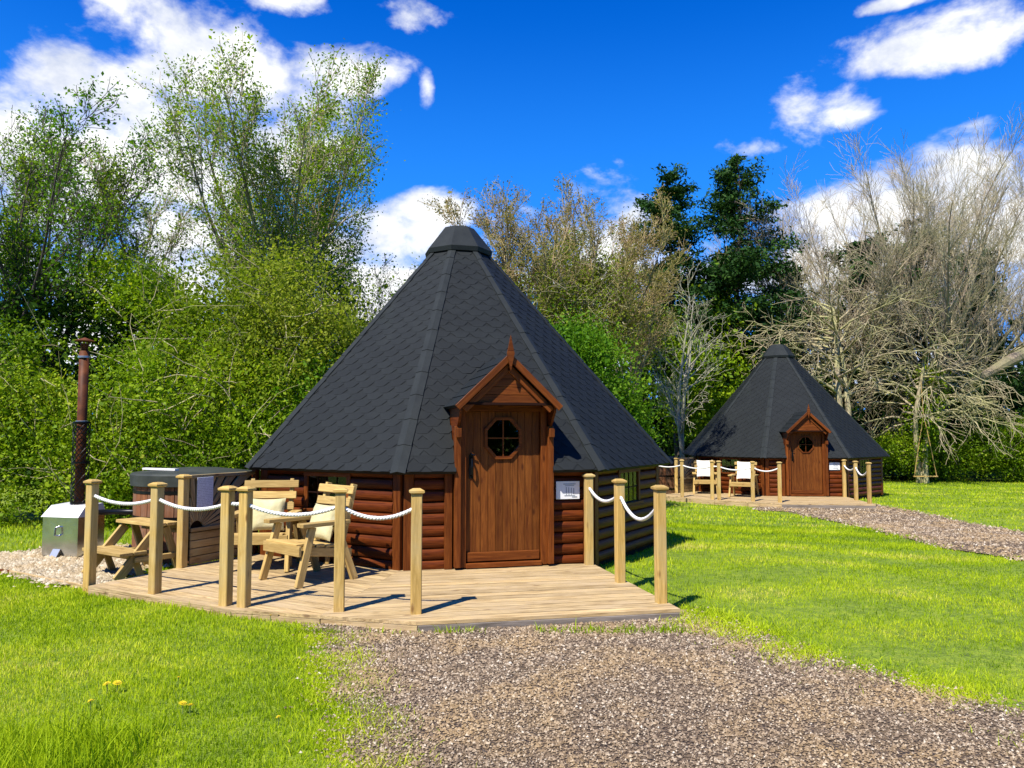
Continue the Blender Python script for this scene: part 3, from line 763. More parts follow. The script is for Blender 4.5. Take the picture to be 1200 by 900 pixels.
for a, b, s, l in near_ropes: rope(PP[a], PP[b], s, l)
far_l = ['far deck rope beside its hot tub', 'far deck rope crossing the slatted screen', 'tiny rope between the paired posts of the far deck', 'far deck rope in front of the towel draped chairs', 'far deck rope ending at the post by the far door', 'far deck rope nearest the far cabin wall on its right', 'far deck rope at its right front corner']
for (a, b, s, _), l in zip(near_ropes, far_l): rope(T2((*PP[a], 0)), T2((*PP[b], 0)), s, l, z0=-.27, segs=4)

# ------------------------------------------------------------------ armchairs
def make_chair(label, x, y, rz, z=0):
    """front faces local -Y"""
    c = thing('armchair', label, 'chair', (x, y, z), rz, 'chunky pine armchairs on the decks')
    m = M['chair']; W = .62
    for s in (-1, 1):
        xx = s*W/2
        bar('leg', c, (xx+s*.02, -.36, .0), (xx, -.20, .57), .045, .075, m, (0, 1, 0)); bar('leg', c, (xx+s*.02, .30, .0), (xx, .08, .57), .045, .075, m, (0, 1, 0))
        bar('armrest', c, (xx, -.34, .592), (xx, .22, .592), .11, .04, m)
        bar('side_rail', c, (xx-s*.046, -.30, .34), (xx-s*.046, .30, .26), .035, .09, m)
        bar('back_post', c, (xx-s*.085, .17, .20), (xx-s*.085, .36, .96), .045, .06, m, (0, 1, 0))
    for i in range(5):
        y0 = -.31+i*.115; bar('seat_slat', c, (-W/2+.03, y0, .400-i*.014), (W/2-.03, y0, .400-i*.014), .10, .026, m)
    bar('front_rail', c, (-W/2-.02, -.345, .345), (W/2+.02, -.345, .345), .03, .10, m)
    for i, zz in enumerate((.905, .78, .655)):
        yy = .17+(zz-.20)*.25-.05
        bar('back_slat', c, (-W/2-.0+i*.02, yy, zz), (W/2+.0-i*.02, yy, zz), .026, .085, m, (0, .24, 1))
    return c
def make_cushion(label, loc, rot, m, sx=.38, sy=.38, t_=.12, name='cushion', cat='cushion'):
    n = 14; V = []; Fs = []
    for side in (1, -1):
        for i in range(n+1):
            for j in range(n+1):
                u, v = -1+2*i/n, -1+2*j/n
                pin = 1-.10*(1-abs(u*v))*(u*u+v*v)/2*1.0
                h = ((1-u**4)*(1-v**4))**.55*t_/2*(1+.12*sin(3*u+2)*cos(4*v))
                V.append((u*sx/2*(1-.07*(1-v*v)*abs(u)), v*sy/2*(1-.07*(1-u*u)*abs(v)), side*h))
    k = (n+1)**2
    for side in (0, 1):
        for i in range(n):
            for j in range(n):
                a = side*k+i*(n+1)+j; q = (a, a+n+1, a+n+2, a+1); Fs.append(q if side == 0 else q[::-1])
    o = link(name, me_from(name, V, Fs, True), m); o.location = loc; o.rotation_euler = rot; return setp(o, label, cat)
chA = make_chair('pale pine armchair standing next to the sunburst screen', -2.78, 8.72, radians(4))
chB = copy_tree(chA); chB.location = (-2.07, 8.02, 0); chB.rotation_euler = (0, 0, radians(-42)); chB['label'] = 'pale pine armchair turned sideways behind the rope post'
def on_chair(ch, local, rot): 
    Mx = Matrix.Translation(ch.location) @ Matrix.Rotation(ch.rotation_euler.z, 4, 'Z')
    return Mx @ Vector(local), (Mx.to_3x3() @ Euler(rot).to_matrix()).to_euler()
for ch, l in ((chA, 'cream cushion on the armchair by the screen'), (chB, 'cream cushion on the sideways armchair')):
    p, r = on_chair(ch, (.0, .13, .57), (radians(70), 0, radians(6))); make_cushion(l, p, r, M['cushion'])
far_ch = []
for ch, l in ((chA, 'far deck armchair with a white towel, left of the two'), (chB, 'far deck armchair with a white towel, right of the two')):
    c = copy_tree(ch); v = T2((ch.location.x-.1, ch.location.y+.15, 0)); c.location = v; c['label'] = l; far_ch.append(c)
far_ch[0].rotation_euler = (0, 0, radians(-12)); far_ch[1].rotation_euler = (0, 0, radians(-28))
far_ch[1].location = T2((-1.75, 8.1, 0))
for c, l in zip(far_ch, ('white towel over the left chair of the far deck', 'white towel over the right chair of the far deck')):
    p, r = on_chair(c, (.0, .20, .72), (radians(74), 0, 0)); make_cushion(l, p, r, M['towel'], .46, .5, .05, 'towel', 'towel')
# small side table between the near chairs
tb = thing('side_table', 'low pine side table between the two near armchairs', 'table', (-2.30, 8.80, 0), radians(-10))
for i in range(4): bar('top_slat', tb, (-.2, -.165+i*.11, .55), (.2, -.165+i*.11, .55), .10, .025, M['chair'])
for sx in (-1, 1):
    for sy in (-1, 1): board('leg', tb, (sx*.16, sy*.15, .268), .535, .045, .045, M['chair'], AX['z'])
    bar('rail', tb, (sx*.16, -.125, .50), (sx*.16, .125, .50), .03, .06, M['chair'])

# ------------------------------------------------------------------ hot tub, stove, steps, screen
M['stave'] = wood('red_cedar_staves', (.12, .045, .018), (.26, .11, .05), knot=(.05, .02, .01), rough=.7, weather=(.22, .14, .09))
M['screen'] = wood('weathered_tan_slats', (.22, .14, .06), (.44, .32, .16), knot=(.12, .06, .03), rough=.75, weather=(.30, .27, .15))
def make_tub(label, loc, rz=0):
    tb = thing('hot_tub', label, 'hot tub', loc, rz, 'wooden hot tubs beside the cabins')
    R, H, n = .68, .98, 36
    for i in range(n):
        a = 2*pi*i/n; R3 = Matrix.Rotation(a, 3, 'Z')
        p = R3 @ Vector((0, -R, H/2)); w = 2*R*sin(pi/n)-.004
        link('stave', box_me(H, w, .035, .004, M['stave']), M['stave'], tb, p, R3 @ Matrix(((0, 1, 0), (0, 0, 1), (1, 0, 0))))
    for z in (.16, .55, .86):
        m = MB(); m.lathe([(R+.018, z-.02), (R+.026, z-.018), (R+.026, z+.018), (R+.018, z+.02)], 40); m.build('hoop', M['iron'], tb)
    m = MB(); m.lathe([(R-.05, H-.03), (R-.05, H+.012), (R+.05, H+.012), (R+.05, H-.03), (R-.05, H-.03)], 40); m.build('rim', M['stave'], tb)
    m = MB(); m.lathe([(R+.050, H-.05), (R+.058, H-.045), (R+.066, H+.085), (R+.045, H+.105), (R*.5, H+.150), (0, H+.165), (0, H+.1)], 40); m.build('cover', M['lid'], tb)
    m = MB(); m.box((-.30, -.30, H+.150), (.62, .055, .022), Matrix.Rotation(-.5, 3, 'Z')); m.build('cover_strap', M['towel'], tb)
    return tb
tub1 = make_tub('round wooden hot tub with black cover behind the sunburst screen', (-4.12, 10.0, GZ))
tub2 = copy_tree(tub1); tub2['label'] = 'wooden hot tub of the far cabin, mostly hidden by the near roof edge'
tub2.location = T2((-4.35, 9.85, GZ)); 

def make_screen(label, A, B):
    A = Vector((*A, 0)); B = Vector((*B, 0)); d = B-A; L = d.length; rz = math.atan2(d.y, d.x)
    s = thing('screen', label, 'screen', A, rz, 'slatted sunburst screens'); H = 1.02; m = M['screen']
    hub = (L*.12, .40); top = H-.04
    n = 17
    for i in range(n):       # rays fan out from the hub at lower left
        a0, a1 = radians(4+(172)*i/n), radians(4+172*(i+.72)/n)
        ray = [(hub[0]+.10*cos(a0), hub[1]+.10*sin(a0)), (hub[0]+2.2*cos(a0), hub[1]+2.2*sin(a0)), (hub[0]+2.2*cos(a1), hub[1]+2.2*sin(a1)), (hub[0]+.10*cos(a1), hub[1]+.10*sin(a1))]
        pc = clip_convex(ray, [(.03, .41), (L-.05, .41), (L-.05, top), (.03, top)])
        if len(pc) < 3: continue
        am = (a0+a1)/2; o = Vector((hub[0]+.4*cos(am), 0, hub[1]+.4*sin(am))); ca, sa = cos(am), sin(am)
        loc2 = [((x-o.x)*ca+(y-o.z)*sa, -(x-o.x)*sa+(y-o.z)*ca) for x, y in pc]
        g = MB(); g.add(*prism(loc2, -.010, .010)); g.build('slat', m, s, loc=o, rot=Matrix(((ca, -sa, 0), (0, 0, -1), (sa, ca, 0))))
    for i in range(4): board('board', s, (L/2, 0, .055+i*.09), L-.08, .022, .083, m)
    bar('rail', s, (.02, -.001, top+.022), (L-.03, -.001, top+.022), .05, .04, m); bar('rail', s, (.03, -.016, .40), (L-.05, -.016, .40), .03, .045, m)
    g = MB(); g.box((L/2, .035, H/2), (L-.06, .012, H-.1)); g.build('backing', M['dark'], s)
    board('end_post', s, (L-.01, 0, .53), 1.10, .07, .07, M['trim'], AX['z'])
    return s
scr = make_screen('brown screen with sunburst slats between hot tub and armchairs', (-3.66, 8.74), (-3.22, 9.72))
scr2 = copy_tree(scr); scr2['label'] = 'pale slatted screen on the far deck left of the towel draped chairs'; v = T2((-3.66, 8.74, 0)); scr2.location = v; scr2.rotation_euler = (0, 0, scr.rotation_euler.z+TH2-TH1)
d_ = (Vector((-3.22, 9.72, 0))-Vector((-3.66, 8.74, 0))).normalized()
nt = box_me(.24, .008, .38, .002, M['paper']); no = link('notice', nt, None); no.matrix_local = Matrix.Translation(Vector((-3.66, 8.74, .80))+d_*.22+Vector((d_.y, -d_.x, 0))*.03) @ Matrix.Rotation(scr.rotation_euler.z, 4, 'Z')
setp(no, 'laminated sheet of small print pinned to the sunburst screen', 'notice')

def make_stove():
    x, y = -5.66, 10.02
    s = thing('stove', 'stainless steel wood stove with a tall brown flue by the hedge', 'stove', (x, y, GZ), radians(-14))
    g = MB()
    g.add(*prism([(-.27, .03), (.27, .03), (.27, .52), (-.27, .52)], -.22, .22)); g.build('body', M['steel'], s, rot=Matrix.Rotation(pi/2, 3, 'X'))
    g = MB(); g.add([(-.285, -.24, .52), (.285, -.24, .52), (.285, .235, .52), (-.285, .235, .52), (-.265, -.10, .655), (.265, -.10, .655), (.265, .19, .67), (-.265, .19, .67)],
                    [(0, 1, 5, 4), (1, 2, 6, 5), (2, 3, 7, 6), (3, 0, 4, 7), (4, 5, 6, 7), (3, 2, 1, 0)]); g.build('lid', M['zinclid'], s)
    g = MB(); g.tube([(-.02, -.215, .40), (-.02, -.27, .39), (-.02, -.28, .30), (-.02, -.215, .28)], .012, 8); g.build('handle', M['steel'], s)
    g = MB(); g.add([(-.09, -.228, .12), (.02, -.228, .12), (.02, -.31, .0), (-.09, -.31, .0), (-.09, -.221, .12), (.02, -.221, .12), (.02, -.30, -.0), (-.09, -.30, -.0)], [(0, 1, 2, 3), (7, 6, 5, 4), (0, 4, 5, 1), (1, 5, 6, 2), (3, 2, 6, 7), (0, 3, 7, 4)]); g.build('ash_flap', M['zinc'], s)
    for sx in (-1, 1):
        for sy in (-1, 1): board('foot', s, (sx*.22, sy*.17, .02), .05, .05, .05, M['iron'])
    fx, fy = .02, .05
    g = MB(); g.tube([(fx, fy, .64), (fx, fy, 1.6), (fx, fy, 2.66)], .060, 20); g.build('flue', M['rust'], s, True)
    for z in (1.73, 2.58):
        g = MB(); g.lathe([(.068, z-.015), (.075, z-.012), (.075, z+.012), (.068, z+.015)], 20, Matrix.Translation((fx, fy, 0))); g.build('collar', M['zinc'], s)
    g = MB(); g.lathe([(.03, 2.66), (.05, 2.74), (.05, 2.76)], 16, Matrix.Translation((fx, fy, 0)))
    for q in range(4): g.tube([(fx+.05*cos(q*pi/2), fy+.05*sin(q*pi/2), 2.64), (fx+.06*cos(q*pi/2), fy+.06*sin(q*pi/2), 2.80)], .006, 5)
    g.lathe([(.125, 2.79), (.11, 2.80), (.0, 2.84)], 20, Matrix.Translation((fx, fy, 0))); g.build('rain_cap', M['rust'], s)
    # wire guard: a tall cylinder of diagonal mesh
    g = MB(); Rg, z0, z1 = .10, .68, 1.72
    for q in range(12):
        for sgn in (-1, 1):
            pts = [(fx+Rg*cos(2*pi*q/12+sgn*t_*8.0), fy+Rg*sin(2*pi*q/12+sgn*t_*8.0), z0+(z1-z0)*t_) for t_ in np.linspace(0, 1, 40)]
            g.tube(pts, .0042, 3, False)
    for z in (z0, (z0+z1)/2, z1): g.lathe([(Rg-.004, z-.012), (Rg+.006, z-.012), (Rg+.006, z+.012), (Rg-.004, z+.012)], 24, Matrix.Translation((fx, fy, 0)))
    g.build('wire_guard', M['iron'], s)
    g = MB(); g.tube([(.25, .02, .56), (.60, .02, .58), (1.05, -.12, .60)], .035, 10); g.build('water_pipe', M['iron'], s, True)
make_stove()

def make_steps():
    s = thing('steps', 'two tread wooden steps on the chippings beside the hot tub', 'steps', (-4.22, 8.78, GZ), radians(-35)); m = M['chair']
    # climbs along local +Y
    for i, (y, z) in enumerate(((-.27, .29), (.10, .57))):
        w = .80
        for q in range(2): board('tread', s, (0, y-.085+q*.155, z), w, .148, .035, m)
        bar('riser_rail', s, (-w/2+.05, y+.135, z-.065), (w/2-.05, y+.135, z-.065), .03, .09, m)
    for sx in (-1, 1):
        bar('stringer', s, (sx*.33, -.42, .02), (sx*.33, .02, .52), .04, .10, m, (0, 1, 0)); bar('leg', s, (sx*.33, .30, .0), (sx*.33, .12, .54), .04, .08, m, (0, 1, 0))
        bar('leg', s, (sx*.292, -.12, .0), (sx*.292, -.22, .25), .035, .07, m, (0, 1, 0))
        bar('cross_rail', s, (sx*.37, -.25, .215), (sx*.37, .22, .215), .03, .06, m)
    return s
make_steps()
# timber edging of the chippings
ed = bar('edging_board', None, (*unp(-160, 650), GZ), (*unp(12, 672), GZ), .03, .07, M['trim']); setp(ed, 'dark edging timber at the far left, along the chippings', 'edging', 'timber edging of the chippings')
ed = bar('edging_board', None, (*unp(12, 672), GZ+.001), (*unp(98, 689), GZ+.001), .03, .07, M['deckw']); setp(ed, 'brown edging timber running up to the corner of the near deck', 'edging', 'timber edging of the chippings')

# white signs on the front walls
def make_sign(label, c, th):
    s = thing('sign', label, 'sign', (0, 0, 0), 0, 'white signs beside the cabin doors')
    s.matrix_local = Matrix.Translation(c) @ Matrix.Rotation(th, 4, 'Z') @ Matrix.Translation((.79, -AP-.062, .84))
    board('panel', s, (0, 0, 0), .285, .012, .205, M['board'], b=.002)
    g = MB()
    g.box((.02, -.008, .070), (.15, .003, .010)); g.box((.02, -.008, .052), (.11, .003, .008))
    for q in range(4): g.box((-.02+.03*q, -.008, -.01), (.010, .003, .09-.008*q))
    g.box((.02, -.0085, -.06), (.13, .003, .006)); g.box((.08, -.008, -.075), (.06, .003, .012)); g.build('print', M['ink'], s)
    return s
make_sign('white printed sign on the near cabin, right of its door', C1, TH1)
make_sign('small white sign on the far cabin, right of its door', C2, TH2)
#TREES
# ------------------------------------------------------------------ grass blades
def blades(name, n, region, hmean, wid, seed, label, dens=None, colr=(0, 1), lean=.45, simple=False):
    r = np.random.default_rng(seed); got = []; tot = 0
    while tot < n:
        q = region(r, n*2); k = np.abs(q[:, 0]/np.maximum(q[:, 1], .2)) < .72
        jx = (vnoise(q[:, 0], q[:, 1], 4, 71)-.5)*.45+r.normal(0, .11, len(q)); jy = (vnoise(q[:, 0], q[:, 1], 4, 72)-.5)*.40+r.normal(0, .09, len(q))
        for poly in EXCL:
            soft = poly is drive_poly or poly is path_poly
            k &= ~inpoly(q[:, 0]+(jx if soft else 0), q[:, 1]+(jy if soft else 0), poly)
        if dens is not None: k &= r.random(len(q)) < dens(q[:, 0], q[:, 1])
        got.append(q[k]); tot += k.sum()
    q = np.vstack(got)[:n]; x, y = q[:, 0], q[:, 1]
    h = hmean*np.exp(r.normal(0, .35, n)); w = wid*np.exp(r.normal(0, .25, n)); sc = np.clip(y/6, .8, 3.5)
    w = w*sc; h = h*np.clip(sc**.35, .9, 1.4)
    clump = vnoise(x, y, 3.1, 5)*.6+vnoise(x, y, 9, 6)*.4; h *= .55+clump*.9
    a = r.random(n)*2*pi; ln = lean*h*r.random(n)*1.6; fx, fy = np.cos(a), np.sin(a); b = r.random(n)*2*pi; wx, wy = np.cos(b)*w/2, np.sin(b)*w/2
    z = gz(x, y)-.009
    P0 = np.stack([x-wx, y-wy, z], 1); P1 = np.stack([x+wx, y+wy, z], 1)
    mx, my, mz = x+fx*ln*.3, y+fy*ln*.3, z+h*.6
    P2 = np.stack([mx+wx*.8, my+wy*.8, mz], 1); P3 = np.stack([mx-wx*.8, my-wy*.8, mz], 1)
    P4 = np.stack([x+fx*ln, y+fy*ln, z+h*1.0], 1)
    V = np.stack([P0, P1, P2, P3, P4], 1).reshape(-1, 3); o = (np.arange(n)*5)[:, None, None]
    T = (np.array([(0, 1, 2), (0, 2, 3), (3, 2, 4)])[None]+o).reshape(-1, 3); nf = 3
    if simple: V = np.stack([P0, P1, P4], 1).reshape(-1, 3); T = np.arange(n*3).reshape(-1, 3); nf = 1
    tint = np.clip(vnoise(x, y, 1.3, 9)*.45+vnoise(x, y, 6, 10)*.25+r.random(n)*.42-.03, 0, 1)
    if simple: tint = np.clip(tint+(strp(x, y)-.65)*.45, 0, 1)
    tint = colr[0]+tint*(colr[1]-colr[0])
    setp(link(name, me_np(name, V, T, np.repeat(tint, nf)), M['grass']), label, 'grass', kind='stuff')
def _leafmat(stops, trans=.35, rough=.5, tcol=1.6):
    def fn(t):
        at = t.n('ShaderNodeAttribute', attribute_name='tint').outputs['Fac']
        c = t.ramp(at, stops)
        d = prin(t, Base_Color=c, Roughness=rough, Specular_IOR_Level=.12)
        tc = t.mix(1.0, c, (tcol, tcol*1.05, tcol*.5), 'MULTIPLY')
        tr = t.n('ShaderNodeBsdfTranslucent', {'Color': tc}).outputs[0]
        return t.n('ShaderNodeMixShader', {0: trans, 1: d, 2: tr}).outputs[0]
    return fn
M['grass'] = mat('grass_blade', _leafmat([(0, (.08, .15, .003)), (.3, (.21, .32, .005)), (.6, (.37, .48, .008)), (.85, (.54, .58, .03)), (1, (.62, .55, .15))], .30, .65))
EXCL = [drive_poly, path_poly, patch_poly, deck_all, [tuple(C1.xy+Vector((sin((k+.5)*pi/4+TH1), -cos((k+.5)*pi/4+TH1)))*2.85) for k in range(8)],
        [tuple(C2.xy+Vector((sin((k+.5)*pi/4+TH2), -cos((k+.5)*pi/4+TH2)))*2.85) for k in range(8)], [tuple(T2((*p, 0)).xy) for p in deck_all]]
def reg(x0, x1, y0, y1, power=1.0):
    def f(r, n):
        y = y0+(y1-y0)*r.random(n)**power; return np.stack([y*(x0+(x1-x0)*r.random(n)), y], 1)
    return f
strp = lambda x, y: .65+.35*np.sin((x*.30+y)*4.2+5*vnoise(x, y, .55, 21))*(.4+vnoise(x*.4, y, 1.7, 22))
blades('lawn_grass', 84000, reg(-.72, .05, 3.4, 9.5, 1.1), .024, .0050, 31, 'short bright grass of the near lawn on the left')
blades('lawn_grass', 70000, reg(0, .72, 4.6, 14, 1.0), .023, .0056, 32, 'mown grass between the drive and the far path', dens=strp, simple=True)
blades('lawn_grass', 46000, reg(-.1, .72, 12, 30, .8), .028, .0078, 33, 'mown grass of the lawn round the far cabin', dens=strp, simple=True)
blades('lawn_grass', 8000, reg(-.72, -.2, 9, 14, .9), .045, .008, 34, 'strip of lawn below the hedge on the left', simple=True)
tuftd = lambda x, y: np.clip((-1.75-x)*2.0, 0, 1)*np.clip((4.02-y-(x+2)*.10+.35*vnoise(x, y, 4, 8))*3.5, 0, 1)
blades('long_grass', 5200, reg(-.74, -.38, 3.1, 4.5), .105, .0075, 35, 'long unmown grass in the bottom left corner', dens=tuftd, colr=(.0, .75), lean=.5)
# grass creeping along the deck edge
_ed = [unp(372, 722), unp(560, 735), unp(800, 722), unp(806, 735), unp(600, 750), unp(380, 745)]
_sv = EXCL; EXCL = EXCL[1:]
blades('edge_grass', 900, lambda r, n: np.stack([np.interp(r.random(n), [0, .5, .8, 1], [-1.75, -1.35, .6, 1.4])*1.0, 0*np.zeros(n)], 1)+np.stack([np.zeros(n), 6.14+r.random(n)*.16], 1), .05, .008, 36, 'tufts of grass growing between the drive and the deck', dens=lambda x, y: (y < 6.17+np.maximum(x+.75, 0)*.2)*(np.clip((vnoise(x, y, 2.5, 44)-.4)*4, 0, 1)), colr=(0, .6))
EXCL = _sv
def along_line(pts, sig, inner):
    P = np.array(pts)
    def f(r, n):
        d = np.r_[0, np.cumsum(np.hypot(*np.diff(P, axis=0).T))]; s = r.random(n)*d[-1]
        return np.stack([np.interp(s, d, P[:, 0])+r.normal(inner, sig, n), np.interp(s, d, P[:, 1])+r.normal(0, sig*.6, n)], 1)
    return f
_n = len(drive_poly)//2; _L = [p for p in drive_poly[:_n] if p[1] > 3.2]; _Rr = [p for p in drive_poly[_n:][::-1] if p[1] > 3.2]
_sv = EXCL; EXCL = [deck_all]
blades('edge_grass', 13000, along_line(_L, .15, .03), .030, .0055, 37, 'dry and green grass fraying over the left drive edge', colr=(.35, 1.0), lean=.9, dens=lambda x, y: np.clip((vnoise(x, y, 3, 91)-.25)*3, 0, 1))
blades('edge_grass', 11000, along_line(_Rr, .20, -.05), .030, .0060, 38, 'dry and green grass fraying over the right drive edge', colr=(.35, 1.0), lean=.9, dens=lambda x, y: np.clip((vnoise(x, y, 3, 92)-.25)*3, 0, 1))
EXCL = _sv
# dandelions
M['petal'] = mat('dandelion_petal', lambda t: prin(t, Base_Color=(.85, .62, .01), Roughness=.6))
M['stem'] = mat('dandelion_stem', lambda t: prin(t, Base_Color=(.16, .22, .05), Roughness=.6))
def make_dandelion(label, px, py, s=1.0):
    x, y = unp(px, py); d = thing('dandelion', label, 'flower', (x, y, float(gz(x, y))), random.random()*6, 'dandelions in the near lawn')
    V = []; Fs = []
    for ring, (n, R, z) in enumerate(((16, .026, .0), (13, .019, .006), (9, .011, .010))):
        for i in range(n):
            a = 2*pi*(i+ring*.4)/n; b = .14+.03*ring; o = len(V)
            V += [(0, 0, z*.6), (R*.7*cos(a-b), R*.7*sin(a-b), z+.003), (R*cos(a), R*sin(a), z+.004), (R*.7*cos(a+b), R*.7*sin(a+b), z+.003)]
            Fs.append((o, o+1, o+2, o+3))
    h = link('flower_head', me_from('flower_head', [(Vector(v)*s) for v in V], Fs), M['petal'], d, (0, 0, .052), Matrix.Rotation(.25, 3, 'X'))
    m = MB(); m.tube([(0, 0, -.01), (.003, .002, .03), (0, 0, .053)], .003, 5); m.build('stem', M['stem'], d)
for l, px, py, s in (('dandelion bloom, right one of the pair nearest the long grass', 137, 811, 1.15), ('dandelion bloom, left one of the pair nearest the long grass', 125, 812, 1), ('single dandelion closest to the long grass', 106, 833, .9),
                     ('larger bloom of the two dandelions right of the pair', 214, 836, 1.1), ('smaller bloom of the two dandelions right of the pair', 223, 838, .9), ('faint dandelion halfway to the deck', 209, 804, .6),
                     ('small dandelion nearest the deck edge', 317, 729, .7), ('lone dandelion near the left drive edge', 326, 852, .6)):
    make_dandelion(l, px, py, s)

# ------------------------------------------------------------------ trees
def bark(name, a, b, moss=None):
    def fn(t):
        p = t.n('ShaderNodeNewGeometry').outputs['Position']; v = t.n('ShaderNodeMapping', {'Vector': p, 'Scale': (6, 6, 1.6)}).outputs[0]
        n = t.noise(v, 3, 5, .65); c = t.ramp(n, [(.35, a), (.62, b)])
        if moss: c = t.mix(t.n('ShaderNodeMapRange', {0: t.noise(p, 1.1, 4), 1: .42, 2: .6, 3: 0.0, 4: .7}).outputs[0], c, moss)
        return prin(t, Base_Color=c, Roughness=.85, Normal=bump(t, n, .03, .8))
    return mat(name, fn)
M['bark'] = bark('grey_green_bark', (.11, .082, .055), (.27, .21, .14), (.20, .19, .08))
M['barkdark'] = bark('dark_bark', (.03, .022, .016), (.08, .06, .042))
M['barkpale'] = bark('pale_bark', (.30, .26, .17), (.50, .46, .34), (.33, .34, .18))
M['twig'] = bark('lichen_twigs', (.24, .18, .10), (.46, .39, .24), (.38, .37, .14))
M['leafA'] = mat('spring_leaf', _leafmat([(0, (.06, .12, .005)), (.4, (.15, .25, .007)), (.8, (.27, .37, .013)), (1, (.42, .43, .04))], .42, .6))
M['leafY'] = mat('willow_leaf', _leafmat([(0, (.10, .16, .005)), (.5, (.17, .23, .010)), (1, (.36, .38, .05))], .42, .6))
M['leafG'] = mat('fresh_green_leaf', _leafmat([(0, (.03, .09, .004)), (.5, (.09, .21, .008)), (1, (.20, .31, .02))], .38, .6))
M['leafD'] = mat('hedge_leaf', _leafmat([(0, (.03, .07, .003)), (.45, (.12, .21, .005)), (.85, (.27, .36, .010)), (1, (.42, .42, .06))], .28, .55))
M['leafC'] = mat('conifer_leaf', _leafmat([(0, (.008, .028, .005)), (.6, (.026, .075, .011)), (1, (.075, .135, .018))], .12, .6, 1.2))
M['leafB'] = mat('bud_leaf', _leafmat([(0, (.14, .12, .03)), (.5, (.22, .20, .05)), (1, (.30, .20, .10))], .35, .6))
M['leafI'] = mat('dark_ivy_leaf', _leafmat([(0, (.010, .030, .003)), (.6, (.03, .075, .005)), (1, (.09, .15, .010))], .2, .55))

def unit(v): return v/np.maximum(np.linalg.norm(v, axis=-1, keepdims=True), 1e-9)
def grow(seed, base, levels):
    """levels: list of dict(n, L, ang, K, wob, up, f0, f1, r) -> list of (pts B,K,3 ; rad B,K)"""
    r = np.random.default_rng(seed); out = []
    lv = levels[0]; n = lv['n']; K = lv['K']
    d = unit(np.array([(lv.get('dx', 0)+r.normal(0, lv.get('spread', .1)), lv.get('dy', 0)+r.normal(0, lv.get('spread', .1)), 1.0) for _ in range(n)]))
    p = np.array(base)[None]+r.normal(0, lv.get('bs', .0), (n, 3))*np.array([1, 1, 0]); L = lv['L']*r.uniform(.8, 1.12, n); R0 = lv['r']*r.uniform(.8, 1.1, n)
    def walk(p, d, L, R0, lv):
        K = lv['K']; B = len(p); pts = np.zeros((B, K, 3)); pts[:, 0] = p; st = (L/(K-1))[:, None]
        drift = r.normal(0, 1, (B, 3))
        for k in range(1, K):
            d = unit(d+r.normal(0, lv['wob'], (B, 3))+drift*lv.get('drift', 0)+np.array([0, 0, lv['up']])); pts[:, k] = pts[:, k-1]+d*st
        t = np.linspace(0, 1, K)[None]; rad = R0[:, None]*(1-t*lv.get('taper', .8)); return pts, rad
    pts, rad = walk(p, d, L, R0, lv); out.append((pts, rad)); Ls = L
    for lv in levels[1:]:
        B, K, _ = pts.shape; n = lv['n']; idx = np.repeat(np.arange(B), n); m = len(idx)
        f = lv.get('f0', .3)+(lv.get('f1', 1)-lv.get('f0', .3))*((np.tile(np.arange(n), B)+r.random(m))/n)
        s = f*(K-1); i0 = np.minimum(s.astype(int), K-2); w = (s-i0)[:, None]
        P = pts[idx, i0]*(1-w)+pts[idx, i0+1]*w; tan = unit(pts[idx, i0+1]-pts[idx, i0]); rr = rad[idx, i0]*(1-w[:, 0])+rad[idx, i0+1]*w[:, 0]
        rv = r.normal(0, 1, (m, 3)); side = unit(rv-tan*(rv*tan).sum(1, keepdims=True))
        if 'bias' in lv: side = unit(side+np.array(lv['bias'])); 
        a = np.radians(lv['ang'])*r.uniform(.65, 1.3, m)
        if 'amin' in lv:
            k_ = np.arange(m); az = k_*2.39996+r.normal(0, .25, m); a = np.radians(lv['amin']+(lv['ang']-lv['amin'])*np.sqrt((k_+.5)/m)); side = np.stack([np.cos(az), np.sin(az), 0*az], 1)
        d = unit(tan*np.cos(a)[:, None]+side*np.sin(a)[:, None])
        L2 = lv['L']*(1-(f-lv.get('f0', .3))*lv.get('short', .45))*(r.uniform(.88, 1.06, m) if 'amin' in lv else r.uniform(.6, 1.25, m))*(Ls[idx]/Ls.mean())**.5
        R2 = np.minimum(rr*.75, lv['r']*r.uniform(.7, 1.2, m)); pts, rad = walk(P, d, L2, R2, lv); out.append((pts, rad)); Ls = L2
    return out
def tubes(levels, sides, minr=.0):
    Vs = []; Fs = []; o = 0
    for (pts, rad), M_ in zip(levels, sides):
        B, K, _ = pts.shape; rad = np.maximum(rad, minr)
        tan = np.empty_like(pts); tan[:, 1:-1] = pts[:, 2:]-pts[:, :-2]; tan[:, 0] = pts[:, 1]-pts[:, 0]; tan[:, -1] = pts[:, -1]-pts[:, -2]; tan = unit(tan)
        ref = np.where(np.abs(tan[:, :1, 2:3]) < .8, np.array([0, 0, 1.]), np.array([1., 0, 0])); ref = np.broadcast_to(ref, pts.shape)
        u = unit(np.cross(tan, ref)); w = np.cross(tan, u); a = np.arange(M_)*2*pi/M_
        V = pts[:, :, None]+(u[:, :, None]*np.cos(a)[:, None]+w[:, :, None]*np.sin(a)[:, None])*rad[:, :, None, None]
        b, k, s = np.meshgrid(np.arange(B), np.arange(K-1), np.arange(M_), indexing='ij'); q = lambda kk, ss: (b*K+kk)*M_+ss % M_+o
        Fs.append(np.stack([q(k, s), q(k, s+1), q(k+1, s+1), q(k+1, s)], -1).reshape(-1, 4)); Vs.append(V.reshape(-1, 3)); o += B*K*M_
    return np.vstack(Vs), np.vstack(Fs)
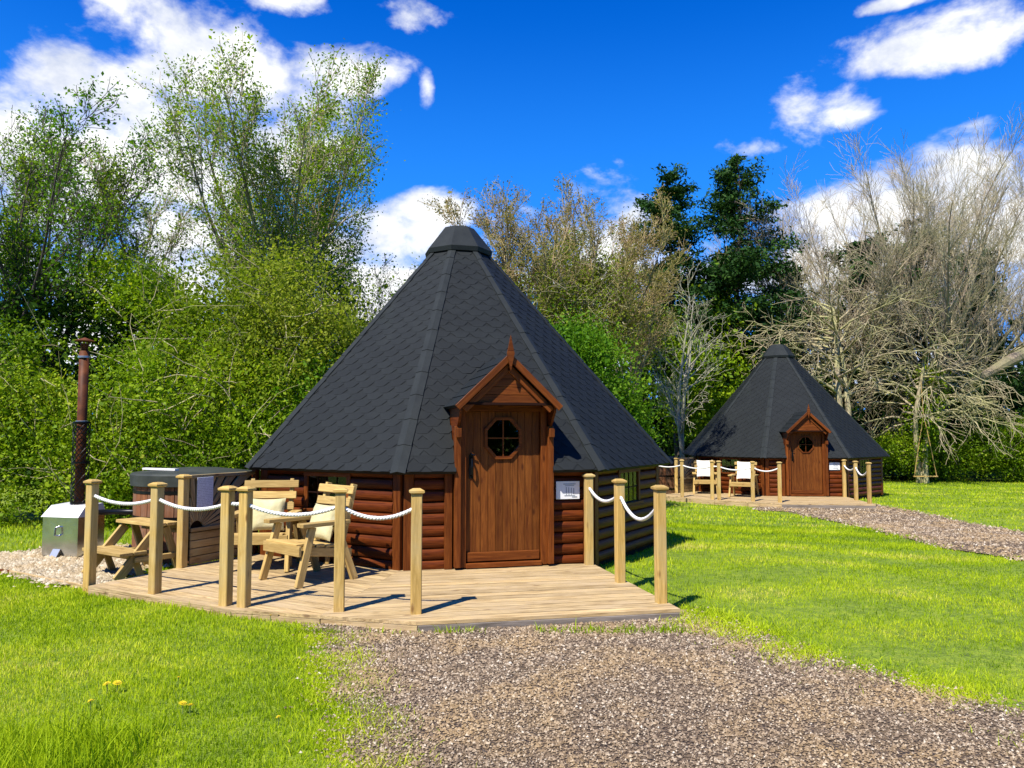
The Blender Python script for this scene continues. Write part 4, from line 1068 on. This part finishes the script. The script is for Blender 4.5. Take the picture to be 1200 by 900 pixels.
def leaves(r, P, size, tint_base=None, up=.4, aspect=.6, var=.25):
    n = len(P); nrm = unit(r.normal(0, 1, (n, 3))+np.array([0, 0, up])); rv = r.normal(0, 1, (n, 3)); u = unit(rv-nrm*(rv*nrm).sum(1, keepdims=True)); w = np.cross(nrm, u)
    s = (size*np.exp(r.normal(0, .28, n)))[:, None]
    V = np.stack([P-u*s*.5, P+w*s*aspect*.5+nrm*s*.08, P+u*s*.5, P-w*s*aspect*.5+nrm*s*.08], 1).reshape(-1, 3)
    Fa = np.arange(n*4).reshape(n, 4); t = r.random(n)*.6+.2 if tint_base is None else tint_base+r.normal(0, var*.5, n)
    return V, Fa, np.clip(t, 0, 1)
def along(r, lv, n, jit):
    pts = lv[0]; B, K, _ = pts.shape; i = r.integers(0, B, n); f = r.random(n)**.8*(K-1); k = np.minimum(f.astype(int), K-2); w = (f-k)[:, None]
    return pts[i, k]*(1-w)+pts[i, k+1]*w+r.normal(0, jit, (n, 3)), i
def tree(name, label, x, y, levels, seed, barkm, leafm=None, nleaf=0, lsize=.07, ljit=.12, sides=None, group=None, leaf_level=-1, cat='tree', minr=.004, base_z=None, aspect=.6, keep=None):
    z = float(gz(x, y))-.1 if base_z is None else base_z
    t = thing(name, label, cat, (x, y, z), 0, group); lv = grow(seed, (0, 0, 0), levels)
    sides = sides or [8, 6, 4, 3, 3, 3][:len(lv)]
    V, Fa = tubes(lv, sides, minr); link('trunk', me_np('trunk', V, Fa, smooth=False), M[barkm], t)
    if leafm:
        r = np.random.default_rng(seed+1); P, i = along(r, lv[leaf_level], nleaf, ljit)
        tb = r.random(len(lv[leaf_level][0]))[i]*.5+.25+.25*(vnoise(P[:, 0]+P[:, 1], P[:, 2], .9, seed)-.5)
        V, Fa, tt = leaves(r, P, lsize, tb, aspect=aspect); link('crown', me_np('crown', V, Fa, tt), M[leafm], t)
    return t, lv
def bush(name, label, blobs, n, lsize, leafm, seed, group=None, cl=40, crad=.22, cat='bush', twigs=0, part='foliage', aspect=.62, shell=.5, twigm='twig', up=.4):
    r = np.random.default_rng(seed); bl = np.array(blobs, float); c0 = np.array([bl[:, 0].mean(), bl[:, 1].mean(), 0]); c0[2] = float(gz(c0[0], c0[1]))
    t = thing(name, label, cat, tuple(c0), 0, group)
    area = (bl[:, 3]*bl[:, 4]+bl[:, 3]*bl[:, 5]+bl[:, 4]*bl[:, 5]); nc = n//cl
    b = r.choice(len(bl), nc, p=area/area.sum()); u = unit(r.normal(0, 1, (nc, 3)))
    rad = shell+(1.02-shell)*r.random(nc)**.6; lump = .8+.45*vnoise(u[:, 0]*3+u[:, 1]*2+b*7, u[:, 2]*3+u[:, 1], 1.0, seed)
    C = bl[b, :3]+u*bl[b, 3:]*(rad*lump)[:, None]; C = C[C[:, 2] > c0[2]]
    gap = vnoise(C[:, 0]*1.0+C[:, 1]*.4, C[:, 2], 1.7, seed+5)*.6+vnoise(C[:, 0]+C[:, 1]*.4, C[:, 2], 4.0, seed+6)*.4; C = C[gap > np.quantile(gap, .33)]
    ntw = len(C); ci = np.repeat(np.arange(ntw), cl); L = np.clip(r.normal(0, 1, (len(ci), 3)), -2, 2)*crad*np.exp(r.normal(0, .35, ntw))[ci][:, None]*np.array([1, 1, .75])
    P = C[ci]+L; P[:, 2] = np.maximum(P[:, 2], c0[2]+.02); tb = (r.random(ntw)*.40+.08+.45*vnoise(C[:, 0]+C[:, 1]*.3, C[:, 2], .9, seed+8))[ci]+np.clip(L[:, 2]/crad, -1, 1)*.04
    V, Fa, tt = leaves(r, P-c0, lsize, tb, up=up, aspect=aspect); link(part, me_np(part, V, Fa, tt), M[leafm], t)
    if twigs:
        k = r.integers(0, ntw, twigs); st = C[k]-c0; K = 5; pts = np.zeros((twigs, K, 3)); pts[:, 0] = st; d = unit(r.normal(0, 1, (twigs, 3))+np.array([0, -.5, .5])); L = r.uniform(.4, 1.3, twigs)[:, None]/(K-1)
        for q in range(1, K): d = unit(d+r.normal(0, .18, (twigs, 3))); pts[:, q] = pts[:, q-1]+d*L
        rad = np.linspace(.011, .004, K)[None]*r.uniform(.6, 1.3, (twigs, 1)); V, Fa = tubes([(pts, rad)], [3]); link('twigs', me_np('twigs', V, Fa), M[twigm], t)
    return t
def conifer(label, x, y, H, R, seed, n=26000, z0=.12, lean=0, leafm='leafC', group='dark conifers behind the cabins', lsize=.16, shape=.7, name='conifer', barkm='barkdark'):
    r = np.random.default_rng(seed); z = float(gz(x, y))-.1; t = thing(name, label, 'tree', (x, y, z), 0, group)
    K = 12; tr = np.zeros((1, K, 3)); tr[0, :, 2] = np.linspace(0, H*.97, K); tr[0, :, 0] = lean*np.linspace(0, 1, K)**1.5+np.cumsum(r.normal(0, .05, K)); rad = np.linspace(H*.016, .02, K)[None]
    nb = int(H*6.5); zb = z0+(1-z0)*np.sort(r.random(nb))**.85; a = r.random(nb)*2*pi
    prof = np.clip((1-zb), 0.03, 1)**shape*(.55+.75*r.random(nb))*np.where(r.random(nb) < .18, .45, 1)*(0.6+.4*np.minimum((zb-z0)/.15+.3, 1)); L = R*prof
    Kb = 6; bp = np.zeros((nb, Kb, 3)); s = zb*(K-1)*1.0; i0 = np.minimum(s.astype(int), K-2); w = (s-i0)[:, None]; bp[:, 0] = tr[0, i0]*(1-w)+tr[0, i0+1]*w
    d = unit(np.stack([np.cos(a), np.sin(a), r.uniform(-.05, .55, nb)], 1))
    for k in range(1, Kb): d = unit(d+r.normal(0, .10, (nb, 3))+np.array([0, 0, .05])); bp[:, k] = bp[:, k-1]+d*(L/(Kb-1))[:, None]
    brad = np.linspace(1, .25, Kb)[None]*(.012+.006*L)[:, None]
    V, Fa = tubes([(tr, rad), (bp, brad)], [7, 3]); link('trunk', me_np('trunk', V, Fa), M[barkm], t)
    nc = nb*12; bi = r.choice(nb, nc, p=(L/L.sum())); f = (.25+.78*r.random(nc)**.8)*(Kb-1); f = np.minimum(f, Kb-1.001); k = f.astype(int); w = (f-k)[:, None]
    C = bp[bi, k]*(1-w)+bp[bi, k+1]*w+r.normal(0, .10, (nc, 3))*np.sqrt(L[bi])[:, None]; m = max(n//nc, 4); ci = np.repeat(np.arange(nc), m)
    P = C[ci]+r.normal(0, 1, (len(ci), 3))*np.array([.19, .19, .085])*np.sqrt(np.maximum(L[bi], .3))[ci][:, None]; V, Fa, tt = leaves(r, P, lsize, (r.random(nc)*.6+.15)[ci], up=.9, aspect=.42)
    link('crown', me_np('crown', V, Fa, tt), M[leafm], t); return t
def at(px, depth): return ((px-600)/F_PX*depth, depth)
TH = lambda py, depth: (507-py)/F_PX*depth+HC     # height above the deck seen at image row py
def spring_tree(label, px, dep, ytop, seed, halfw, barkm='bark', leafm='leafA', nleaf=34000, stems=2, dx=0, lsize=.058, r0=.13, name='tree', group='spring trees along the left side', f0=.28, jit=.13):
    H = TH(ytop, dep)-GZ+.1; w = halfw
    return tree(name, label, *at(px, dep), [dict(n=stems, L=H*.86, K=12, wob=.055, up=.05, r=r0, spread=.12, dx=dx, taper=.85, bs=.12),
        dict(n=15, L=w*1.35, ang=48, K=8, wob=.10, up=.10, r=.05, f0=f0, f1=.98, short=.7),
        dict(n=7, L=w*.62, ang=42, K=6, wob=.14, up=.06, r=.018, f0=.25, f1=1),
        dict(n=5, L=w*.30, ang=40, K=4, wob=.16, up=.03, r=.008, f0=.2, f1=1)], seed, barkm, leafm, nleaf, lsize, jit, [8, 5, 3, 3], group)
def fan_tree(label, px, dep, ytop, seed, trunk, stems, ang, L2, n=(12, 8, 6), barkm='bark', twigm='twigbrown', leafm=None, nleaf=0, lsize=.06, r0=.2, minr=.006, jit=.1, name='tree', group=None, lean=0, f0=.28, up=.05, wob=.05, sr=.48, leaf_level=-1):
    H = TH(ytop, dep)-GZ; x, y = at(px, dep); z = float(gz(x, y))-.1; t = thing(name, label, 'tree', (x, y, z), 0, group)
    T = H*trunk; Ls = (H-T)*.90
    lv = grow(seed, (0, 0, 0), [dict(n=1, L=T*1.05, K=7, wob=.05, up=.05, r=r0, spread=.03, dx=lean, taper=.35),
        dict(n=stems, L=Ls, ang=ang, amin=3, K=12, wob=wob, up=up, r=r0*sr, f0=.72, f1=1, short=.1, taper=.85, drift=.02),
        dict(n=n[0], L=L2, ang=32, K=8, wob=.08, up=.07, r=r0*.16, f0=f0, f1=1, short=.55), dict(n=n[1], L=L2*.52, ang=32, K=6, wob=.10, up=.06, r=.020, f0=.2, short=.3),
        dict(n=n[2], L=L2*.27, ang=32, K=4, wob=.11, up=.05, r=.010, f0=.15)])
    V, Fa = tubes(lv[:2], [9, 6], minr); link('trunk', me_np('trunk', V, Fa), M[barkm], t)
    V, Fa = tubes(lv[2:], [4, 3, 3], minr); link('branches', me_np('branches', V, Fa), M[twigm], t)
    if leafm:
        r = np.random.default_rng(seed+1); P, i = along(r, lv[leaf_level], nleaf, jit); tb = r.random(len(lv[leaf_level][0]))[i]*.5+.25
        V, Fa, tt = leaves(r, P, lsize, tb); link('crown', me_np('crown', V, Fa, tt), M[leafm], t)
    return t
M['twigbrown'] = bark('tan_twigs', (.28, .21, .13), (.52, .42, .28), (.40, .36, .18))
M['twiggold'] = bark('golden_brown_twigs', (.30, .19, .09), (.54, .38, .20), (.40, .36, .10))
LG = 'spring trees along the left side'
fan_tree('tall spring tree with pale fluttering leaves left of the near roof', 322, 17.5, 84, 401, .40, 10, 35, 1.9, (10, 6, 4), leafm='leafA', nleaf=42000, lsize=.056, r0=.14, jit=.11, group=LG, f0=.12)
fan_tree('slender second stem beside the tall spring tree', 285, 18.2, 190, 402, .5, 4, 30, 1.3, (8, 6, 4), leafm='leafA', nleaf=9000, lsize=.055, r0=.11, group=LG, f0=.3)
fan_tree('dark stemmed leaning tree above the stove flue', 72, 17, 105, 403, .36, 7, 34, 1.7, (9, 6, 4), barkm='barkdark', twigm='barkdark', leafm='leafA', nleaf=17000, lsize=.058, r0=.11, group=LG, lean=-.22, f0=.2)
fan_tree('thin tree with bare top between the flue tree and the tallest left tree', 168, 18.5, 148, 404, .55, 3, 20, 1.15, (9, 6, 5), twigm='twigbrown', leafm='leafA', nleaf=4000, lsize=.055, r0=.10, group=LG, f0=.15)
fan_tree('deep green leafy tree cut by the left edge of the picture', -22, 15.5, 45, 405, .3, 7, 34, 1.7, (9, 6, 4), barkm='barkdark', twigm='barkdark', leafm='leafG', nleaf=20000, lsize=.062, r0=.12, group=LG, lean=-.06, f0=.12)
spring_tree('young wispy tree leaning right beside the near roof', 415, 18.5, 285, 105, 1.1, nleaf=2600, stems=2, dx=.16, r0=.05, lsize=.06, f0=.3)
spring_tree('leafy tree behind the willow, just left of the near roof', 372, 19.5, 285, 106, 1.8, nleaf=20000, stems=3, r0=.09, leafm='leafG', f0=.15)
def ball(px, py, dep, rx, rz, ry=None): return (*at(px, dep), TH(py, dep), rx, ry or rx*.8, rz)
bush('willow_bush', 'yellow green willow bush filling the gap left of the near roof', [ball(330, 350, 15.2, 1.5, 1.0), ball(265, 400, 15, 1.4, 1.1), ball(375, 420, 15, 1.3, 1.2), ball(300, 460, 14.6, 1.6, 1.1)], 62000, .062, 'leafY', 201, 'bushes along the left side', crad=.24, twigs=260)
bush('bush', 'fresh green bush directly behind the hot tub', [ball(230, 470, 14.2, 1.5, 1.2), ball(320, 520, 14, 1.3, .9), ball(190, 380, 15.5, 1.1, 1.1), ball(150, 340, 16.5, .9, .9)], 60000, .062, 'leafA', 202, 'bushes along the left side', crad=.22, twigs=200)
bush('hedge', 'tall ivy hedge behind the stove flue', [ball(60, 500, 13.8, 1.6, 1.4, .8), ball(150, 520, 13.6, 1.2, 1.1, .7), ball(0, 440, 14.2, 1.3, 1.2, .9), ball(80, 585, 13.2, 1.4, .7, .6), ball(-60, 560, 13.5, 1.2, 1.2)], 76000, .060, 'leafD', 203, 'bushes along the left side', crad=.17, twigs=160)
bush('hedge', 'bramble hedge between the hot tub and the near cabin', [ball(200, 570, 13.2, 1.3, .8, .6), ball(280, 560, 13.6, 1.0, .8), ball(250, 540, 13.8, 1.2, .8)], 42000, .058, 'leafD', 204, 'bushes along the left side', crad=.17, twigs=90)
bush('bush', 'deep green bush tucked against the left slope of the near roof', [ball(385, 480, 14.6, 1.1, .9), ball(330, 535, 14.2, .9, .7)], 22000, .066, 'leafG', 206, 'bushes along the left side', crad=.2)
bush('bush', 'dark backing bush deep in the left hedge', [ball(60, 400, 16.5, 2.0, 1.6), ball(200, 440, 17, 2.2, 1.8), ball(340, 440, 17.5, 2.1, 2.0)], 32000, .12, 'leafI', 205, 'bushes along the left side', cl=30, crad=.35)
# middle
BG = 'budding trees in the middle'
fan_tree('golden brown budding tree behind the near roof, tallest of its clump', 676, 23, 192, 411, .30, 13, 44, 1.6, (10, 7, 4), twigm='twiggold', leafm='leafB', nleaf=27000, lsize=.055, r0=.2, jit=.06, group=BG, f0=.2)
fan_tree('golden brown budding tree just right of the roof cap', 605, 22.5, 215, 412, .33, 9, 34, 1.5, (10, 7, 4), twigm='twiggold', leafm='leafB', nleaf=20000, lsize=.055, r0=.17, jit=.06, group=BG, f0=.2)
fan_tree('lower budding tree nearest the conifers', 736, 26, 290, 413, .35, 5, 26, 1.6, (9, 6, 4), twigm='twiggold', leafm='leafB', nleaf=8000, lsize=.055, r0=.14, jit=.06, group=BG, f0=.2)
bush('bush', 'olive twiggy bush above the right slope of the near roof', [ball(640, 350, 21, 1.3, 1.3), ball(700, 370, 21.5, 1.5, 1.4), ball(680, 310, 22, 1.1, .9)], 26000, .06, 'leafY', 211, 'bushes in the middle', crad=.3, twigs=700, cl=14, shell=.2)
bush('bush', 'bright green bush right against the near roof slope', [ball(665, 415, 18.5, .9, .7), ball(695, 445, 18.5, .9, .8), ball(722, 495, 19, .6, .6)], 46000, .075, 'leafG', 212, 'bushes in the middle', crad=.25)
bush('bush', 'shaded mass of leaves behind the pale bare tree', [ball(770, 430, 29, 1.8, 2.2), ball(830, 470, 30, 1.8, 2.0), ball(800, 390, 31, 1.8, 1.6), ball(860, 410, 32, 1.9, 2.4)], 34000, .15, 'leafD', 213, 'bushes in the middle', cl=30, crad=.35)
conifer('tall conifer left of the pair against the sky', *at(797, 30.5), TH(187, 30.5)+.4, 2.5, 301, 26000, z0=.30, shape=.40)
conifer('tallest conifer, right of the pair against the sky', *at(866, 31.5), TH(168, 31.5)+.4, 2.9, 302, 28000, z0=.28, shape=.42)
tree('bare_tree', 'pale barked bare young tree between the two cabins', *at(797, 27), [dict(n=3, L=6.4, K=11, wob=.06, up=.05, r=.10, spread=.16, taper=.85, bs=.08), dict(n=11, L=2.1, ang=42, K=7, wob=.12, up=.06, r=.035, f0=.25, short=.55),
     dict(n=5, L=.9, ang=42, K=5, wob=.15, up=.03, r=.012, f0=.25), dict(n=3, L=.4, ang=40, K=4, wob=.15, up=0, r=.007)], 121, 'barkpale', sides=[7, 5, 3, 3], minr=.006, group='bare trees without leaves')
# the great bare trees on the right
BT = 'bare trees without leaves'
fan_tree('broad bare tree fanning out behind the far cabin to its right', 1095, 31, 122, 421, .22, 22, 60, 2.6, (13, 8, 5), r0=.34, sr=.26, minr=.0054, name='bare_tree', group=BT, f0=.22, up=.05, wob=.045)
fan_tree('bare tree cut by the right edge of the picture', 1222, 33, 122, 422, .22, 12, 50, 2.6, (13, 8, 5), r0=.30, sr=.28, minr=.0054, name='bare_tree', group=BT, f0=.22, up=.05, wob=.045)
fan_tree('paler bare tree behind the far cabin to its left', 990, 33.5, 156, 423, .22, 12, 46, 2.6, (13, 8, 5), r0=.26, sr=.28, minr=.0054, name='bare_tree', group=BT, f0=.2, up=.05, wob=.045)
# drooping pale limbs over the far cabin
tree('bare_tree', 'low tangle of drooping lichen covered limbs right of the far cabin', *at(1078, 29.2), [dict(n=3, L=5.2, K=8, wob=.10, up=.02, r=.12, spread=.10, taper=.5, bs=.1), dict(n=11, L=3.3, ang=70, K=12, wob=.17, up=-.06, r=.065, f0=.5, short=.3),
     dict(n=8, L=1.7, ang=42, K=8, wob=.14, up=-.07, r=.028, f0=.2), dict(n=5, L=.8, ang=40, K=5, wob=.16, up=-.05, r=.012, f0=.1)], 134, 'twig', sides=[8, 6, 4, 3], minr=.009, group='bare trees without leaves')
tree('bare_tree', 'pale drooping branches sweeping left above the far roof', *at(985, 29.6), [dict(n=2, L=7.2, K=8, wob=.05, up=.02, r=.16, spread=.08, taper=.5, bs=.1, dx=-.1), dict(n=20, L=4.0, ang=66, K=12, wob=.09, up=-.045, r=.06, f0=.5, short=.3, bias=(-.5, -.1, 0)),
     dict(n=8, L=1.6, ang=38, K=8, wob=.13, up=-.03, r=.022, f0=.2), dict(n=5, L=.75, ang=38, K=5, wob=.14, up=-.02, r=.011, f0=.1)], 135, 'twig', sides=[8, 6, 4, 3], minr=.009, group='bare trees without leaves')
# fallen looking limb coming in from the right edge
ln = thing('fallen_limb', 'thick mossy limb slanting in from the right edge of the picture', 'branch', (*at(1235, 29), 0))
mb = MB(); p0 = Vector((*at(1225, 29), TH(405, 29)))-ln.location; p1 = Vector((*at(1130, 28.5), TH(452, 28.5)))-ln.location
mb.tube([p0+Vector((3, 1, 2)), p0, p0.lerp(p1, .4)+Vector((0, 0, .08)), p0.lerp(p1, .75), p1+Vector((-.1, 0, -.05))], [.34, .27, .22, .15, .05], 9); mb.build('limb', M['bark'], ln)
# dark evergreens behind them
for i, (px, dep, yt, R, l) in enumerate(((925, 34, 330, 2.6, 'dark evergreen right behind the far roof cap'), (1015, 33.5, 275, 3.3, 'dark evergreen in the shade left of the broad bare tree'), (1085, 33.5, 262, 3.6, 'dark evergreen behind the trunk of the broad bare tree'),
                                          (1150, 33.5, 300, 3.2, 'dark evergreen behind the slanting limb'), (1240, 34, 370, 2.8, 'dark evergreen cut off by the right edge'), (860, 35, 300, 2.4, 'dark evergreen below the tall conifer pair'))):
    conifer(l, *at(px, dep), TH(yt-18, dep)+.4, R, 310+i, 18000, z0=.02, shape=.45, lsize=.19, name='evergreen', group='dark evergreens behind the far cabin')
bush('hedge', 'low shaded hedge running behind the far cabin', [ball(px, 545, 31.5, 1.7, 1.1, .9) for px in (760, 830, 900, 970, 1040)], 22000, .15, 'leafI', 221, 'hedges behind the far lawn', cl=30, crad=.3)
bush('hedge', 'leafy hedge foot at the end of the far lawn on the right', [ball(1060, 530, 29.6, 1.1, .9, .7), ball(1110, 540, 30.2, 1.2, .8, .7), ball(1155, 525, 29.8, 1.2, 1.0, .7), ball(1205, 530, 29.6, 1.2, 1.2, .7), ball(1250, 520, 29.5, 1.4, 1.3, .8)], 52000, .085, 'leafD', 222, 'hedges behind the far lawn', cl=26, crad=.24, twigs=120)
bush('ivy', 'ivy climbing round the swing trunk', [ball(1082, 500, 29.1, .45, 1.0), ball(1090, 455, 29.2, .6, .7)], 9000, .10, 'leafD', 223, None, cl=20, crad=.2, cat='ivy')
# dark wood closing the view beyond
def wood_mass(label, pts, n, seed, size):
    r = np.random.default_rng(seed); b = r.integers(0, len(pts), n//12); bl = np.array(pts, float); u = unit(r.normal(0, 1, (len(b), 3))); C = bl[b, :3]+u*bl[b, 3:]*(.4+.65*r.random(len(b)))[:, None]
    P = np.repeat(C, 12, 0)+r.normal(0, .45, (len(b)*12, 3)); V, Fa, tt = leaves(r, P, size, np.repeat(r.random(len(b))*.6+.1, 12)); setp(link('woodland', me_np('woodland', V, Fa, tt), M['leafI']), label, 'woodland', kind='stuff')
wood_mass('shaded woodland closing the view behind the right hand trees', [(x, 40+(i % 3), 1.8, 3.0, 2.0, 3.2+(i % 2)) for i, x in enumerate(range(4, 44, 3))], 24000, 41, .5)
wood_mass('shaded woodland closing the view behind the left hand trees', [(x, 24+(i % 3), 1.2, 2.6, 2.0, 2.7+(i % 2)*.6) for i, x in enumerate(range(-24, 0, 3))], 20000, 42, .36)

wood_mass('shaded woodland closing the field behind the photographer', [(x, -17+(i % 3), 3.0, 3.4, 2.0, 4.2+(i % 2)) for i, x in enumerate(range(-30, 31, 4))], 14000, 43, .8)

# ------------------------------------------------------------------ rope swing
sw = thing('rope_swing', 'triangle shaped rope swing hanging at the end of the far lawn', 'swing', (*at(1082, 28.2), TH(557, 28.2)-.02))
board('seat', sw, (0, 0, 0), .86, .10, .04, M['post'])
for s in (-1, 1):
    g = MB(); g.tube([(s*.41, 0, -.02), (s*.22, 0, 1.1), (.0, 0, 2.25)], .014, 5); g.build('rope', M['chair'], sw)
g = MB(); g.tube([(0, 0, 2.2), (.0, .1, 3.5)], .015, 5); g.build('rope', M['chair'], sw)
